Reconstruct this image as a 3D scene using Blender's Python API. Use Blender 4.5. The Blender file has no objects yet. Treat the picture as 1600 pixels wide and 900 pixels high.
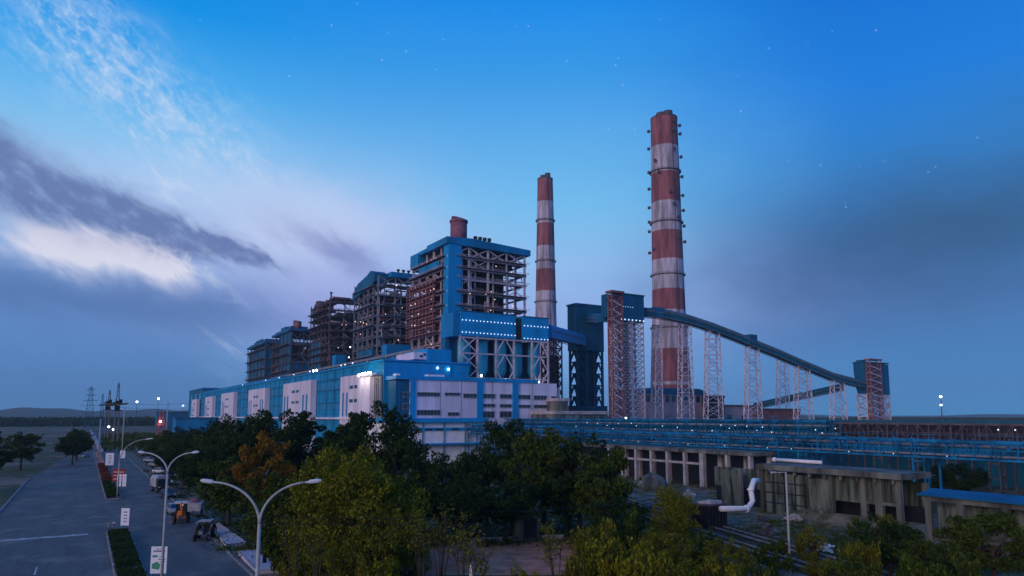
import bpy, math, random
import numpy as np
from mathutils import Vector

scene = bpy.context.scene
COL = scene.collection
R = math.radians
rnd = random.Random(7)

# ------------------------------------------------------------------ camera
EYE = 14.6                      # eye height, metres
HEAD, TILT, FOC = R(31.3), R(6.6), 1093.0
cam_data = bpy.data.cameras.new("camera")
cam = bpy.data.objects.new("camera", cam_data)
COL.objects.link(cam)
cam.location = (0, 0, EYE)
cam.rotation_euler = (R(90) + TILT, 0, -HEAD)
cam_data.sensor_width = 36
cam_data.lens = FOC / 1600 * 36
cam_data.shift_y = 0.0459
cam_data.clip_start = 0.5
cam_data.clip_end = 30000
scene.camera = cam
scene.view_settings.view_transform = 'Standard'
scene.view_settings.look = 'None'
scene.view_settings.exposure = 0.0
scene.view_settings.gamma = 1.0
scene.view_settings.use_curve_mapping = False
scene.cycles.volume_bounces = 1
scene.cycles.max_bounces = 6
scene.cycles.volume_max_steps = 64
scene.cycles.sample_clamp_indirect = 4.0

def ray(px, py):
    """survey helper: direction of a sight line read off the photograph"""
    u = (px - 800) / FOC
    v = (523.5 - py) / FOC
    F = math.cos(TILT) - v * math.sin(TILT)
    V = math.sin(TILT) + v * math.cos(TILT)
    s, c = math.sin(HEAD), math.cos(HEAD)
    return (F * s + u * c, F * c - u * s, V, F)
def on_x(px, py, X):
    d = ray(px, py); t = X / d[0]; return Vector((X, d[1] * t, EYE + d[2] * t))
def on_y(px, py, Y):
    d = ray(px, py); t = Y / d[1]; return Vector((d[0] * t, Y, EYE + d[2] * t))
def on_z(px, py, Z=0.0):
    d = ray(px, py); t = (Z - EYE) / d[2]; return Vector((d[0] * t, d[1] * t, Z))
def at(px, py, s):
    d = ray(px, py); t = s / d[3]; return Vector((d[0] * t, d[1] * t, EYE + d[2] * t))

# ------------------------------------------------------------------ node expressions
class E:
    def __init__(s, nt, sock): s.nt, s.s = nt, sock
    def _m(s, op, *a, clamp=False):
        n = s.nt.nodes.new('ShaderNodeMath'); n.operation = op; n.use_clamp = clamp
        for i, v in enumerate((s,) + a):
            if isinstance(v, E): s.nt.links.new(v.s, n.inputs[i])
            else: n.inputs[i].default_value = v
        return E(s.nt, n.outputs[0])
    def __add__(s, o): return s._m('ADD', o)
    def __sub__(s, o): return s._m('SUBTRACT', o)
    def __mul__(s, o): return s._m('MULTIPLY', o)
    def __rmul__(s, o): return s._m('MULTIPLY', o)
    def __truediv__(s, o): return s._m('DIVIDE', o)
    def clamp(s): return s._m('ADD', 0.0, clamp=True)
    def step(s, lo, hi):
        n = s.nt.nodes.new('ShaderNodeMapRange'); n.interpolation_type = 'SMOOTHSTEP'
        s.nt.links.new(s.s, n.inputs['Value'])
        n.inputs['From Min'].default_value = lo; n.inputs['From Max'].default_value = hi
        return E(s.nt, n.outputs[0])
    def gauss(s, c, w): return ((s - c) / w)._m('POWER', 2.0)._m('MULTIPLY', -1.0)._m('EXPONENT', 0.0)
def xyz(nt, x, y, z=0.0):
    n = nt.nodes.new('ShaderNodeCombineXYZ')
    for i, v in enumerate((x, y, z)):
        if isinstance(v, E): nt.links.new(v.s, n.inputs[i])
        else: n.inputs[i].default_value = v
    return n.outputs[0]
def noise(nt, vec, scale, detail=5, rough=0.55, dist=0.0):
    n = nt.nodes.new('ShaderNodeTexNoise')
    nt.links.new(vec, n.inputs['Vector'])
    n.inputs['Scale'].default_value = scale; n.inputs['Detail'].default_value = detail
    n.inputs['Roughness'].default_value = rough; n.inputs['Distortion'].default_value = dist
    return E(nt, n.outputs[0])
def lin(c):
    return tuple(((v/255)/12.92 if v/255 <= .04045 else ((v/255+.055)/1.055)**2.4) for v in c)
def ramp(nt, fac, stops):
    n = nt.nodes.new('ShaderNodeValToRGB'); nt.links.new(fac.s, n.inputs[0])
    e = n.color_ramp.elements
    while len(e) < len(stops): e.new(0.5)
    for k, (p, c) in enumerate(stops):
        e[k].position = p; e[k].color = (*lin(c), 1)
    return n.outputs[0]
def mix(nt, fac, a, b, mode='MIX'):
    n = nt.nodes.new('ShaderNodeMix'); n.data_type = 'RGBA'; n.blend_type = mode
    if isinstance(fac, E): nt.links.new(fac.s, n.inputs[0])
    else: n.inputs[0].default_value = fac
    for i, v in ((6, a), (7, b)):
        if isinstance(v, tuple): n.inputs[i].default_value = (*v, 1)
        else: nt.links.new(v, n.inputs[i])
    return n.outputs[2]

# ------------------------------------------------------------------ dusk sky
SUN_AZ, SUN_EL = R(-112), R(13)          # azimuth from +Y towards +X
world = bpy.data.worlds.new("World"); scene.world = world
world.use_nodes = True
nt = world.node_tree; nt.nodes.clear()
wo = nt.nodes.new('ShaderNodeOutputWorld'); bg = nt.nodes.new('ShaderNodeBackground')
nt.links.new(bg.outputs[0], wo.inputs[0])
tc = nt.nodes.new('ShaderNodeTexCoord'); sp = nt.nodes.new('ShaderNodeSeparateXYZ')
DIR = tc.outputs['Generated']
nt.links.new(DIR, sp.inputs[0])
X, Y, Z = (E(nt, sp.outputs[i]) for i in range(3))
phi = X._m('ARCTAN2', Y) * (180 / math.pi)
el = Z._m('ARCSINE') * (180 / math.pi)
warp = noise(nt, xyz(nt, phi * 0.10, el * 0.16), 1.0, 4) - 0.5
elw = el + warp * 2.0
ef = (el / 40.0).clamp()
LEFT = ramp(nt, ef, [(0, (76,128,182)), (.06, (78,132,192)), (.20, (100,146,208)), (.30, (150,184,232)), (.42, (172,206,246)),
                     (.50, (130,196,244)), (.60, (72,172,240)), (.72, (6,146,232)), (1, (0,112,212))])
MID = ramp(nt, ef, [(0, (90,156,214)), (.08, (116,172,234)), (.20, (150,188,242)), (.30, (150,196,246)), (.42, (118,192,242)),
                    (.54, (96,176,238)), (.68, (54,154,234)), (.80, (22,140,234)), (1, (0,104,210))])
RIGHT = ramp(nt, ef, [(0, (66,146,204)), (.08, (70,138,200)), (.20, (74,124,188)), (.34, (58,124,194)), (.46, (46,132,212)),
                      (.6, (24,126,222)), (.78, (8,112,212)), (1, (0,92,190))])
c = mix(nt, (phi + warp * 10).step(3, 24), LEFT, MID)
c = mix(nt, (phi + warp * 8).step(36, 60), c, RIGHT)
c = mix(nt, (phi * -1.0).step(20, 70), c, (0.16, 0.30, 0.52))
# dark veil on the right
veil = (phi + warp * 12).gauss(64, 15) * (el + warp * 6 + (phi - 60) * -0.10).gauss(12.5, 5.2)
c = mix(nt, (veil * 0.85).clamp(), c, lin((48, 88, 128)))
mauve = (phi + warp * 14).gauss(50, 9) * (el + warp * 5).gauss(9.5, 4.0)
c = mix(nt, (mauve * 0.28).clamp(), c, lin((112, 118, 190)))
# lilac haze of thin cloud left of the middle
lil = (phi + warp * 8).gauss(15, 9) * elw.gauss(14.5, 4.2)
c = mix(nt, (lil * 0.85).clamp(), c, lin((204, 210, 246)))
lil2 = (phi + warp * 10).gauss(20, 12) * elw.gauss(8.5, 3.2)
c = mix(nt, (lil2 * 0.7).clamp(), c, lin((164, 164, 226)))
# cirrus streaks, upper left
a35, b35 = phi * 0.82 - el * 0.57, phi * 0.57 + el * 0.82
cn = noise(nt, xyz(nt, a35 * 0.40, b35 * 0.85, 3.0), 1.0, 6, 0.6, 0.5)
cn2 = noise(nt, xyz(nt, a35 * 1.5, b35 * 2.3, 9.0), 1.0, 4, 0.65)
cm = (b35 + warp * 3 + a35 * -0.06).gauss(20.4, 2.9) * a35.step(-24, -15) * (a35 * -1.0).step(-10, -1)
cir = (cm * 1.3) * (cn.step(0.36, 0.66) * 0.6 + cn2.step(0.45, 0.68) * 0.5)
c = mix(nt, (cir * 0.72).clamp(), c, lin((186, 214, 246)))
puff = noise(nt, xyz(nt, a35 * 0.30, b35 * 0.9, 21.0), 1.0, 5, 0.65, 0.4)
pm = (a35 * 0.5 + b35 + warp * 3).gauss(13.2, 2.6) * (phi + 0.0).gauss(4.5, 5.5)
c = mix(nt, ((pm * puff.step(0.5, 0.68)) * 0.8).clamp(), c, lin((200, 218, 246)))
# lower left: bright gap between two dark bands
edge = noise(nt, xyz(nt, a35 * 0.22, b35 * 0.50, 5.0), 1.0, 7, 0.62, 0.5) - 0.5
q = el + phi * 0.245 + edge * 3.6
gap = (el + phi * 0.10 + edge * 3.2).gauss(11.6, 1.35) * ((phi + edge * 12) * -1.0).step(-7.6, -5.0) * (phi + edge * 6.0).step(-7, -2)
low = (el + phi * 0.05 + edge * 3).gauss(8.2, 1.9) * ((phi + edge * 9) * -1.0).step(-19, -6)
band_w = (phi * -0.10 + 1.75)._m('MAXIMUM', 0.5)
band = (((q - 14.6) / band_w)._m('POWER', 2.0) * -1.0)._m('EXPONENT', 0.0) * ((phi + edge * 5) * -1.0).step(-15.5, -8.5)
c = mix(nt, (low * 0.8).clamp(), c, lin((84, 118, 178)))
c = mix(nt, (gap * 1.5).clamp(), c, lin((226, 226, 244)))
brk = noise(nt, xyz(nt, a35 * 0.5, b35 * 1.1, 31.0), 1.0, 5, 0.6).step(0.25, 0.55) * 0.35 + 0.65
c = mix(nt, ((band * 1.4).clamp() * brk * 0.88), c, lin((92, 112, 168)))
wis = (el + phi * 0.42 + edge * 4.5).gauss(20.0, 1.3) * (phi + edge * 7).gauss(17, 4)
c = mix(nt, (wis * 0.65).clamp(), c, lin((112, 124, 190)))
# faint early stars
vor = nt.nodes.new('ShaderNodeTexVoronoi'); vor.inputs['Scale'].default_value = 75
nt.links.new(DIR, vor.inputs['Vector'])
vs = nt.nodes.new('ShaderNodeSeparateXYZ'); nt.links.new(vor.outputs['Color'], vs.inputs[0])
star = (E(nt, vor.outputs['Distance']) * -1.0).step(-0.14, -0.05) * E(nt, vs.outputs[0]).step(0.70, 1.0) * el.step(9, 17)
c = mix(nt, (star * 0.30).clamp(), c, lin((200, 228, 255)))
c = mix(nt, (el * -1.0).step(0.0, 1.5), c, (0.05, 0.07, 0.10))
nish = nt.nodes.new('ShaderNodeTexSky'); nish.sky_type = 'NISHITA'; nish.sun_disc = False
nish.sun_elevation = R(-2); nish.sun_rotation = SUN_AZ
add = mix(nt, 0.02, c, nish.outputs[0], 'ADD')
nt.links.new(add, bg.inputs[0]); bg.inputs[1].default_value = 1.0
# afterglow, low behind the left shoulder of the viewer
sd = bpy.data.lights.new("sun", 'SUN'); sd.energy = 1.3; sd.angle = R(24); sd.color = (1.0, 0.72, 0.70)
sun = bpy.data.objects.new("sun", sd); COL.objects.link(sun)
dv = Vector((math.sin(SUN_AZ) * math.cos(SUN_EL), math.cos(SUN_AZ) * math.cos(SUN_EL), math.sin(SUN_EL)))
sun.rotation_euler = dv.to_track_quat('Z', 'Y').to_euler()

# ------------------------------------------------------------------ materials
def mat(name, col, rough=0.7, var=0.25, scale=0.4, col2=None, streak=False, bump=0.0, metal=0.0, spec=0.3, rib=0.0, ribax=0):
    m = bpy.data.materials.new(name); m.use_nodes = True
    t = m.node_tree; p = t.nodes['Principled BSDF']
    tcn = t.nodes.new('ShaderNodeTexCoord'); v = tcn.outputs['Object']
    if streak:
        mp = t.nodes.new('ShaderNodeMapping'); t.links.new(v, mp.inputs[0]); mp.inputs['Scale'].default_value = (1, 1, 0.12); v = mp.outputs[0]
    n = noise(t, v, scale, 6, 0.62)
    dark = tuple(x * (1 - var) for x in col) if col2 is None else col2
    f = n.step(0.34, 0.66)
    base = mix(t, f, dark, tuple(min(1, x * (1 + var * .35)) for x in col))
    h = None
    if rib > 0:
        s2 = t.nodes.new('ShaderNodeSeparateXYZ'); t.links.new(tcn.outputs['Object'], s2.inputs[0])
        w = (E(t, s2.outputs[ribax]) * (2 * math.pi / rib))._m('SINE') * 0.5 + 0.5
        h = w
    t.links.new(base, p.inputs['Base Color'])
    p.inputs['Roughness'].default_value = rough; p.inputs['Metallic'].default_value = metal
    p.inputs['Specular IOR Level'].default_value = spec
    if bump or h is not None:
        b = t.nodes.new('ShaderNodeBump'); b.inputs['Strength'].default_value = bump or 0.5
        b.inputs['Distance'].default_value = 0.15
        t.links.new((h if h is not None else noise(t, v, scale * 9, 5)).s, b.inputs['Height'])
        t.links.new(b.outputs[0], p.inputs['Normal'])
    return m
def glow(name, col, k):
    m = bpy.data.materials.new(name); m.use_nodes = True
    p = m.node_tree.nodes['Principled BSDF']
    p.inputs['Base Color'].default_value = (.8, .8, .8, 1)
    p.inputs['Emission Color'].default_value = (*col, 1); p.inputs['Emission Strength'].default_value = k
    return m
def leafmat(name, ca, cb, cc, trans=0.25):
    m = bpy.data.materials.new(name); m.use_nodes = True
    t = m.node_tree; p = t.nodes['Principled BSDF']
    g = t.nodes.new('ShaderNodeNewGeometry'); tcn = t.nodes.new('ShaderNodeTexCoord')
    n = noise(t, tcn.outputs['Object'], 0.55, 3).step(0.36, 0.62)
    base = mix(t, n, ca, cb)
    base = mix(t, E(t, g.outputs['Random Per Island']).step(0.55, 1.0), base, cc)
    t.links.new(base, p.inputs['Base Color']); p.inputs['Roughness'].default_value = 0.75
    p.inputs['Specular IOR Level'].default_value = 0.12
    tr = t.nodes.new('ShaderNodeBsdfTranslucent'); t.links.new(base, tr.inputs[0])
    ms = t.nodes.new('ShaderNodeMixShader'); ms.inputs[0].default_value = trans
    t.links.new(p.outputs[0], ms.inputs[1]); t.links.new(tr.outputs[0], ms.inputs[2])
    t.links.new(ms.outputs[0], t.nodes['Material Output'].inputs[0])
    return m
M = dict(
    blue=mat('blue_cladding', (.002, .235, .50), .5, .32, .12, streak=True, rib=1.0, ribax=0),
    bluey=mat('blue_cladding_long', (.002, .27, .52), .5, .35, .06, streak=True, rib=2.2, ribax=2),
    bright=mat('bright_blue_paint', (.002, .31, .66), .5, .18, .2, streak=True),
    dblue=mat('dark_blue_cladding', (.004, .135, .27), .6, .35, .15, streak=True, rib=1.0),
    teal=mat('teal_cladding', (.004, .125, .20), .6, .3, .15, streak=True, rib=1.2),
    rackblue=mat('rack_blue_paint', (.004, .19, .40), .6, .7, .25),
    cyan=mat('cyan_silo_paint', (.04, .42, .60), .5, .3, .3, streak=True),
    white=mat('white_wall_paint', (.76, .70, .84), .8, .2, .25, streak=True),
    white2=mat('bright_white_paint', (.86, .84, .86), .6, .10, .4),
    lilac=mat('primed_steel', (.64, .54, .60), .6, .35, .5),
    pinksteel=mat('pink_primed_steel', (.74, .63, .70), .6, .35, .5),
    rust=mat('rusty_steel', (.34, .14, .14), .8, .45, .5),
    brownsteel=mat('brown_steel', (.13, .10, .11), .75, .45, .5),
    casing=mat('boiler_casing', (.05, .04, .05), .7, .5, .3),
    greysteel=mat('grey_steel', (.22, .25, .29), .6, .35, .5),
    chred=mat('chimney_red_paint', (.33, .115, .13), .9, .5, .22, streak=True),
    chwhite=mat('chimney_white_paint', (.54, .48, .57), .9, .55, .22, streak=True),
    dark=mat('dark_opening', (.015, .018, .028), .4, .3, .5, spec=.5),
    glass=mat('window_glass', (.02, .035, .07), .15, .3, .3, spec=.6),
    conc=mat('weathered_concrete', (.16, .17, .15), .9, .7, .35, streak=True, bump=.3),
    concmoss=mat('mossy_concrete', (.17, .21, .17), .9, .0, .9, col2=(.012, .02, .014), streak=True, bump=.4),
    concl=mat('pale_concrete', (.46, .43, .44), .85, .3, .6, bump=.2),
    slab=mat('pale_slab', (.56, .52, .60), .85, .22, .8, bump=.2),
    brick=mat('pink_brick_wall', (.60, .26, .20), .9, .35, .4, bump=.3),
    brickwall=mat('lilac_brickwork', (.50, .36, .40), .9, .3, .15, bump=.2),
    earth=mat('red_earth', (.72, .26, .15), .95, .4, .5, bump=.5),
    black=mat('black_paint', (.012, .012, .014), .5, .3, 1),
    rubber=mat('tyre_rubber', (.015, .015, .016), .85, .3, 2),
    orange=mat('orange_machine_paint', (.75, .22, .02), .45, .25, 1),
    red=mat('red_cloth', (.32, .035, .04), .8, .3, 1),
    kerb=mat('painted_kerb', (.26, .27, .28), .85, .4, .8),
    bark=mat('tree_bark', (.07, .05, .04), .95, .4, 1.5, bump=.5),
    pole=mat('galvanised_pole', (.42, .43, .42), .5, .25, 1.0),
    sign=mat('white_board', (.78, .80, .88), .5, .06, 1),
    signdark=mat('printed_grey', (.16, .18, .28), .6, .2, 2),
    signgreen=mat('printed_green', (.05, .30, .18), .6, .3, 2),
    carwhite=mat('white_car_paint', (.62, .64, .68), .3, .1, 1, spec=.5),
    carsilver=mat('silver_car_paint', (.30, .33, .36), .3, .1, 1, spec=.5),
    cardark=mat('dark_car_paint', (.03, .035, .05), .3, .1, 1, spec=.5),
    canvas=mat('grey_canvas', (.42, .43, .46), .9, .3, 1),
    lamp_cool=glow('cool_lamp', (.75, .88, 1), 6),
    lamp_small=glow('small_cool_lamp', (.62, .80, 1), 1.3),
    lamp_warm=glow('warm_lamp', (1, .62, .45), 1.6),
    lamp_flood=glow('flood_lamp', (1, .93, .86), 22),
    lamp_orange=glow('orange_lamp', (1, .50, .28), 9),
    l_dark=leafmat('dark_leaves', (.008, .022, .005), (.024, .055, .009), (.05, .09, .015)),
    l_mid=leafmat('mid_leaves', (.025, .048, .006), (.060, .095, .010), (.11, .135, .016)),
    l_yel=leafmat('yellow_green_leaves', (.06, .075, .006), (.19, .19, .010), (.33, .30, .02), .35),
    l_olive=leafmat('olive_leaves', (.07, .075, .008), (.17, .165, .012), (.28, .25, .02), .3),
    l_rust=leafmat('rusty_leaves', (.13, .06, .008), (.32, .14, .012), (.20, .16, .015), .3),
    l_redbush=leafmat('red_bush_leaves', (.10, .02, .012), (.30, .06, .035), (.06, .06, .015), .2),
)

# ------------------------------------------------------------------ mesh helpers
def org(o):
    v = Vector(o.location)
    while o.parent: o = o.parent; v = v + Vector(o.location)
    return v
class MB:
    def __init__(s): s.v, s.f, s.m = [], [], []; s.mi = 0; s.smooth = False
    def add(s, vs, fs):
        o = len(s.v); s.v += [tuple(v) for v in vs]
        s.f += [tuple(i + o for i in f) for f in fs]; s.m += [s.mi] * len(fs); return s
    def box(s, x0, y0, z0, x1, y1, z1):
        return s.add([(x0,y0,z0),(x1,y0,z0),(x1,y1,z0),(x0,y1,z0),(x0,y0,z1),(x1,y0,z1),(x1,y1,z1),(x0,y1,z1)],
                     [(0,3,2,1),(4,5,6,7),(0,1,5,4),(1,2,6,5),(2,3,7,6),(3,0,4,7)])
    def hexa(s, b, t):
        return s.add(list(b) + list(t), [(0,3,2,1),(4,5,6,7),(0,1,5,4),(1,2,6,5),(2,3,7,6),(3,0,4,7)])
    def bar(s, p, q, w, h=None):
        p, q = Vector(p), Vector(q); h = h or w; d = (q - p)
        if d.length < 1e-6: return s
        d.normalize(); up = Vector((0,0,1)) if abs(d.z) < .95 else Vector((0,1,0))
        a = d.cross(up).normalized() * w / 2; b = a.cross(d).normalized() * h / 2
        return s.hexa([p-a-b, p+a-b, p+a+b, p-a+b], [q-a-b, q+a-b, q+a+b, q-a+b])
    def tube(s, pts, rs, n=10, cap=True):
        pts = [Vector(p) for p in pts]
        if not isinstance(rs, (list, tuple)): rs = [rs] * len(pts)
        vs = []; prev = None
        for i, p in enumerate(pts):
            d = (pts[min(i+1, len(pts)-1)] - pts[max(i-1, 0)]).normalized()
            up = prev if prev is not None else (Vector((1,0,0)) if abs(d.z) > .9 else Vector((0,0,1)))
            a = (up - d * up.dot(d)).normalized(); prev = a; b = d.cross(a)
            for k in range(n):
                t = 2 * math.pi * k / n; vs.append(p + (a * math.cos(t) + b * math.sin(t)) * rs[i])
        fs = [(i*n+k, i*n+(k+1) % n, (i+1)*n+(k+1) % n, (i+1)*n+k) for i in range(len(pts)-1) for k in range(n)]
        if cap: fs += [tuple(reversed(range(n))), tuple(range((len(pts)-1)*n, len(pts)*n))]
        return s.add(vs, fs)
    def cyl(s, c, r0, r1, z0, z1, n=24):
        return s.tube([(c[0], c[1], z0), (c[0], c[1], z1)], [r0, r1], n)
    def prism(s, prof, a0, a1, ax='y'):
        """profile of 2d points extruded along an axis"""
        n = len(prof)
        f = (lambda u, w, t: (u, t, w)) if ax == 'y' else (lambda u, w, t: (t, u, w))
        vs = [f(u, w, a0) for u, w in prof] + [f(u, w, a1) for u, w in prof]
        fs = [(i, (i+1) % n, n+(i+1) % n, n+i) for i in range(n)] + [tuple(reversed(range(n))), tuple(range(n, 2*n))]
        return s.add(vs, fs)
    def build(s, name, m, parent=None, loc=None, local=False):
        me = bpy.data.meshes.new(name)
        if loc is not None: o3 = Vector(loc)
        elif parent is not None and not local: o3 = org(parent)
        else: o3 = Vector((0,0,0))
        if local: o3 = Vector((0,0,0))
        me.from_pydata([(v[0]-o3.x, v[1]-o3.y, v[2]-o3.z) for v in s.v], [], s.f)
        for mm in (m if isinstance(m, (list, tuple)) else [m]): me.materials.append(mm)
        me.polygons.foreach_set('material_index', s.m)
        if s.smooth: me.polygons.foreach_set('use_smooth', [True] * len(s.f))
        me.update()
        import bmesh
        bm = bmesh.new(); bm.from_mesh(me); bmesh.ops.recalc_face_normals(bm, faces=bm.faces); bm.to_mesh(me); bm.free()
        o = bpy.data.objects.new(name, me); COL.objects.link(o)
        if loc is not None: o.location = loc
        o.parent = parent
        return o
def tag(o, label=None, cat=None, group=None, kind=None):
    if label: o['label'] = label
    if cat: o['category'] = cat
    if group: o['group'] = group
    if kind: o['kind'] = kind
    return o
def thing(name, loc, label, cat, group=None, rz=0.0):
    o = bpy.data.objects.new(name, None); COL.objects.link(o)
    o.location = loc; o.rotation_euler = (0, 0, rz); o.empty_display_size = 1
    return tag(o, label, cat, group)
def copy_tree(o, parent=None, loc=None, rz=None, label=None, sc=None):
    c2 = o.copy(); COL.objects.link(c2)
    if parent is not None: c2.parent = parent
    if loc is not None: c2.location = loc
    if rz is not None: c2.rotation_euler = (0, 0, rz)
    if sc is not None: c2.scale = (sc,) * 3 if not isinstance(sc, (tuple, list)) else sc
    if label: c2['label'] = label
    for ch in [k for k in list(bpy.data.objects) if k.parent == o and k is not c2]: copy_tree(ch, c2)
    return c2
_lamp = {}
def lamp(parent, p, key='lamp_small', r=0.3, name='lamp'):
    k = (key, round(r, 2))
    if k not in _lamp:
        m = MB(); m.tube([(0,0,-r), (0,0,-r*.4), (0,0,r*.5), (0,0,r)], [r*.4, r, r, r*.5], 6)
        me = bpy.data.meshes.new('lamp'); me.from_pydata(m.v, [], m.f); me.materials.append(M[key]); _lamp[k] = me
    o = bpy.data.objects.new(name, _lamp[k]); COL.objects.link(o)
    o.parent = parent; o.location = Vector(p) - org(parent)
    return o
def point_light(p, energy, col, r=0.4):
    d = bpy.data.lights.new('light', 'POINT'); d.energy = energy; d.color = col; d.shadow_soft_size = r
    o = bpy.data.objects.new('light', d); COL.objects.link(o); o.location = p; return o
# ------------------------------------------------------------------ the setting
def ground_material():
    m = bpy.data.materials.new('ground_soil_and_grass'); m.use_nodes = True
    t = m.node_tree; p = t.nodes['Principled BSDF']; tcn = t.nodes.new('ShaderNodeTexCoord'); v = tcn.outputs['Object']
    n1 = noise(t, v, 0.035, 6, .6); n2 = noise(t, v, 0.4, 6, .65); n3 = noise(t, v, 3.0, 4, .6)
    a = mix(t, n2.step(.38, .62), (.035, .048, .014), (.085, .085, .035))
    b = mix(t, n3.step(.35, .65), (.16, .12, .085), (.26, .21, .16))
    cc = mix(t, (n1 + n2 * 0.5).step(.74, .86), a, b)
    t.links.new(cc, p.inputs['Base Color']); p.inputs['Roughness'].default_value = .95
    bu = t.nodes.new('ShaderNodeBump'); bu.inputs['Strength'].default_value = .6; bu.inputs['Distance'].default_value = .2
    t.links.new((n2 + n3).s, bu.inputs['Height']); t.links.new(bu.outputs[0], p.inputs['Normal'])
    return m
def road_material():
    m = bpy.data.materials.new('worn_road'); m.use_nodes = True
    t = m.node_tree; p = t.nodes['Principled BSDF']; tcn = t.nodes.new('ShaderNodeTexCoord'); v = tcn.outputs['Object']
    mp = t.nodes.new('ShaderNodeMapping'); t.links.new(v, mp.inputs[0]); mp.inputs['Scale'].default_value = (1, .12, 1)
    n1 = noise(t, mp.outputs[0], .5, 5, .6); n2 = noise(t, v, .18, 6, .65); n3 = noise(t, v, 6, 3, .6)
    a = mix(t, n1.step(.3, .7), (.075, .078, .082), (.13, .13, .132))
    a = mix(t, n2.step(.5, .66), a, (.20, .185, .165))
    n4 = noise(t, v, .55, 8, .72, 1.5)
    a = mix(t, n4.step(.56, .62), a, (.055, .058, .062))
    a = mix(t, n2.step(.30, .20), a, (.05, .052, .056))
    a = mix(t, (n3 * .25).clamp(), a, (.03, .03, .03))
    t.links.new(a, p.inputs['Base Color']); p.inputs['Roughness'].default_value = .8
    bu = t.nodes.new('ShaderNodeBump'); bu.inputs['Strength'].default_value = .3; bu.inputs['Distance'].default_value = .03
    t.links.new(n3.s, bu.inputs['Height']); t.links.new(bu.outputs[0], p.inputs['Normal'])
    return m
def sheet(name, pts, z, m, thick=0.0):
    b = MB()
    if thick: b.hexa([(x, y, z - thick) for x, y in pts], [(x, y, z) for x, y in pts])
    else: b.add([(x, y, z) for x, y in pts], [tuple(range(len(pts)))])
    return tag(b.build(name, m), kind='structure')
GM = ground_material()
sheet('ground', [(-6400,-380),(6400,-380),(6400,6500),(-6400,6500)], 0, GM)
RM = road_material()
sheet('road', [(-10,-40),(14,-40),(14,330),(-3,330),(-10,200)], .004, RM)
sheet('road', [(-3,330),(14,330),(9,900),(0,900)], .004, RM)
sheet('road', [(-60,84),(-10,84),(-10,100),(-60,100)], .004, RM)
b = MB(); b.box(-7.5, 103.0, .009, 1.3, 104.1, .010)
for k in range(9): b.box(-3.1, 8 + k * 9.0, .009, -2.95, 12 + k * 9.0, .010)
tag(b.build('road_markings', mat('road_paint', (.55, .55, .56), .7, .5, 1.2)), kind='structure')
# medians with their kerbs
def median(y0, y1, xa, xb):
    b = MB()
    for k in range(max(1, int((y1 - y0) / 1.5))):
        ya = y0 + k * 1.5; b.mi = k % 2
        b.box(xa - .22, ya, 0, xa, ya + 1.48, .28); b.box(xb, ya, 0, xb + .22, ya + 1.48, .28)
    b.mi = 0; b.box(xa - .22, y0 - .22, 0, xb + .22, y0 - .02, .28); b.box(xa - .22, y1 + .02, 0, xb + .22, y1 + .22, .28)
    tag(b.build('median_kerb', [M['kerb'], mat('dull_kerb', (.30, .33, .38), .9, .4, 1)]), kind='structure')
    sheet('median_soil', [(xa, y0), (xb, y0), (xb, y1), (xa, y1)], .16, M['earth'])
median(45, 102.6, 3.45, 5.55)
median(143.5, 330, 4.3, 6.2)
b = MB(); b.box(6.0, 331, 0, 7.6, 800, .9)
tag(b.build('white_median_barrier', M['concl']), 'long pale concrete barrier running down the middle of the far road', 'barrier')
b = MB(); b.box(-10.3, 101, 0, -10.0, 200, .15); b.box(14.0, -40, 0, 14.25, 330, .15); b.box(-10.3, -40, 0, -10.0, 83, .15)
tag(b.build('road_kerb', M['kerb']), kind='structure')
sheet('path', [(14.3,-40),(17.5,-40),(17.5,330),(14.3,330)], .06, mat('dusty_verge', (.20,.17,.14), .95, .4, .8))
# far hills and far wood
def ridge(name, r0, a0, a1, h, seed, m, base=0.0, depth=500, n=160):
    rr = random.Random(seed); ph = [rr.uniform(0, 6.28) for _ in range(8)]
    b = MB(); vs = []
    for i in range(n + 1):
        a = R(a0 + (a1 - a0) * i / n); t = i / n
        hh = h * (.55 + .22 * math.sin(9*t+ph[0]) + .15 * math.sin(21*t+ph[1]) + .08 * math.sin(47*t+ph[2]) + .04*math.sin(120*t+ph[3]))
        hh = max(hh, 2) * min(1, 12*t + .2) * min(1, 12*(1-t) + .2)
        for rad, z in ((r0, base - 2), (r0 + depth*.3, hh*.7), (r0 + depth*.55, hh), (r0 + depth, base - 2)):
            vs.append((math.sin(a)*rad, math.cos(a)*rad, z))
    fs = [(i*4+k, i*4+k+1, i*4+k+5, i*4+k+4) for i in range(n) for k in range(3)]
    b.add(vs, fs); b.smooth = True
    return b.build(name, m)
hillm = mat('wooded_hill', (.03, .045, .03), .95, .4, .01)
tag(ridge('hills', 3800, -30, 22, 75, 3, hillm, depth=900), kind='structure')
tag(ridge('hills', 5200, 10, 110, 48, 8, hillm, depth=900), kind='structure')
def wood(name, r0, a0, a1, h, n, seed, m, label, cat, w=14):
    rr = np.random.default_rng(seed)
    a = np.radians(rr.uniform(a0, a1, n)); rad = r0 + rr.uniform(0, 160, n)
    c0 = np.stack([np.sin(a)*rad, np.cos(a)*rad, rr.uniform(0, 1, n)**.6*h], 1)
    return leafcloud(name, c0, w*.5, rr, m)
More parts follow.
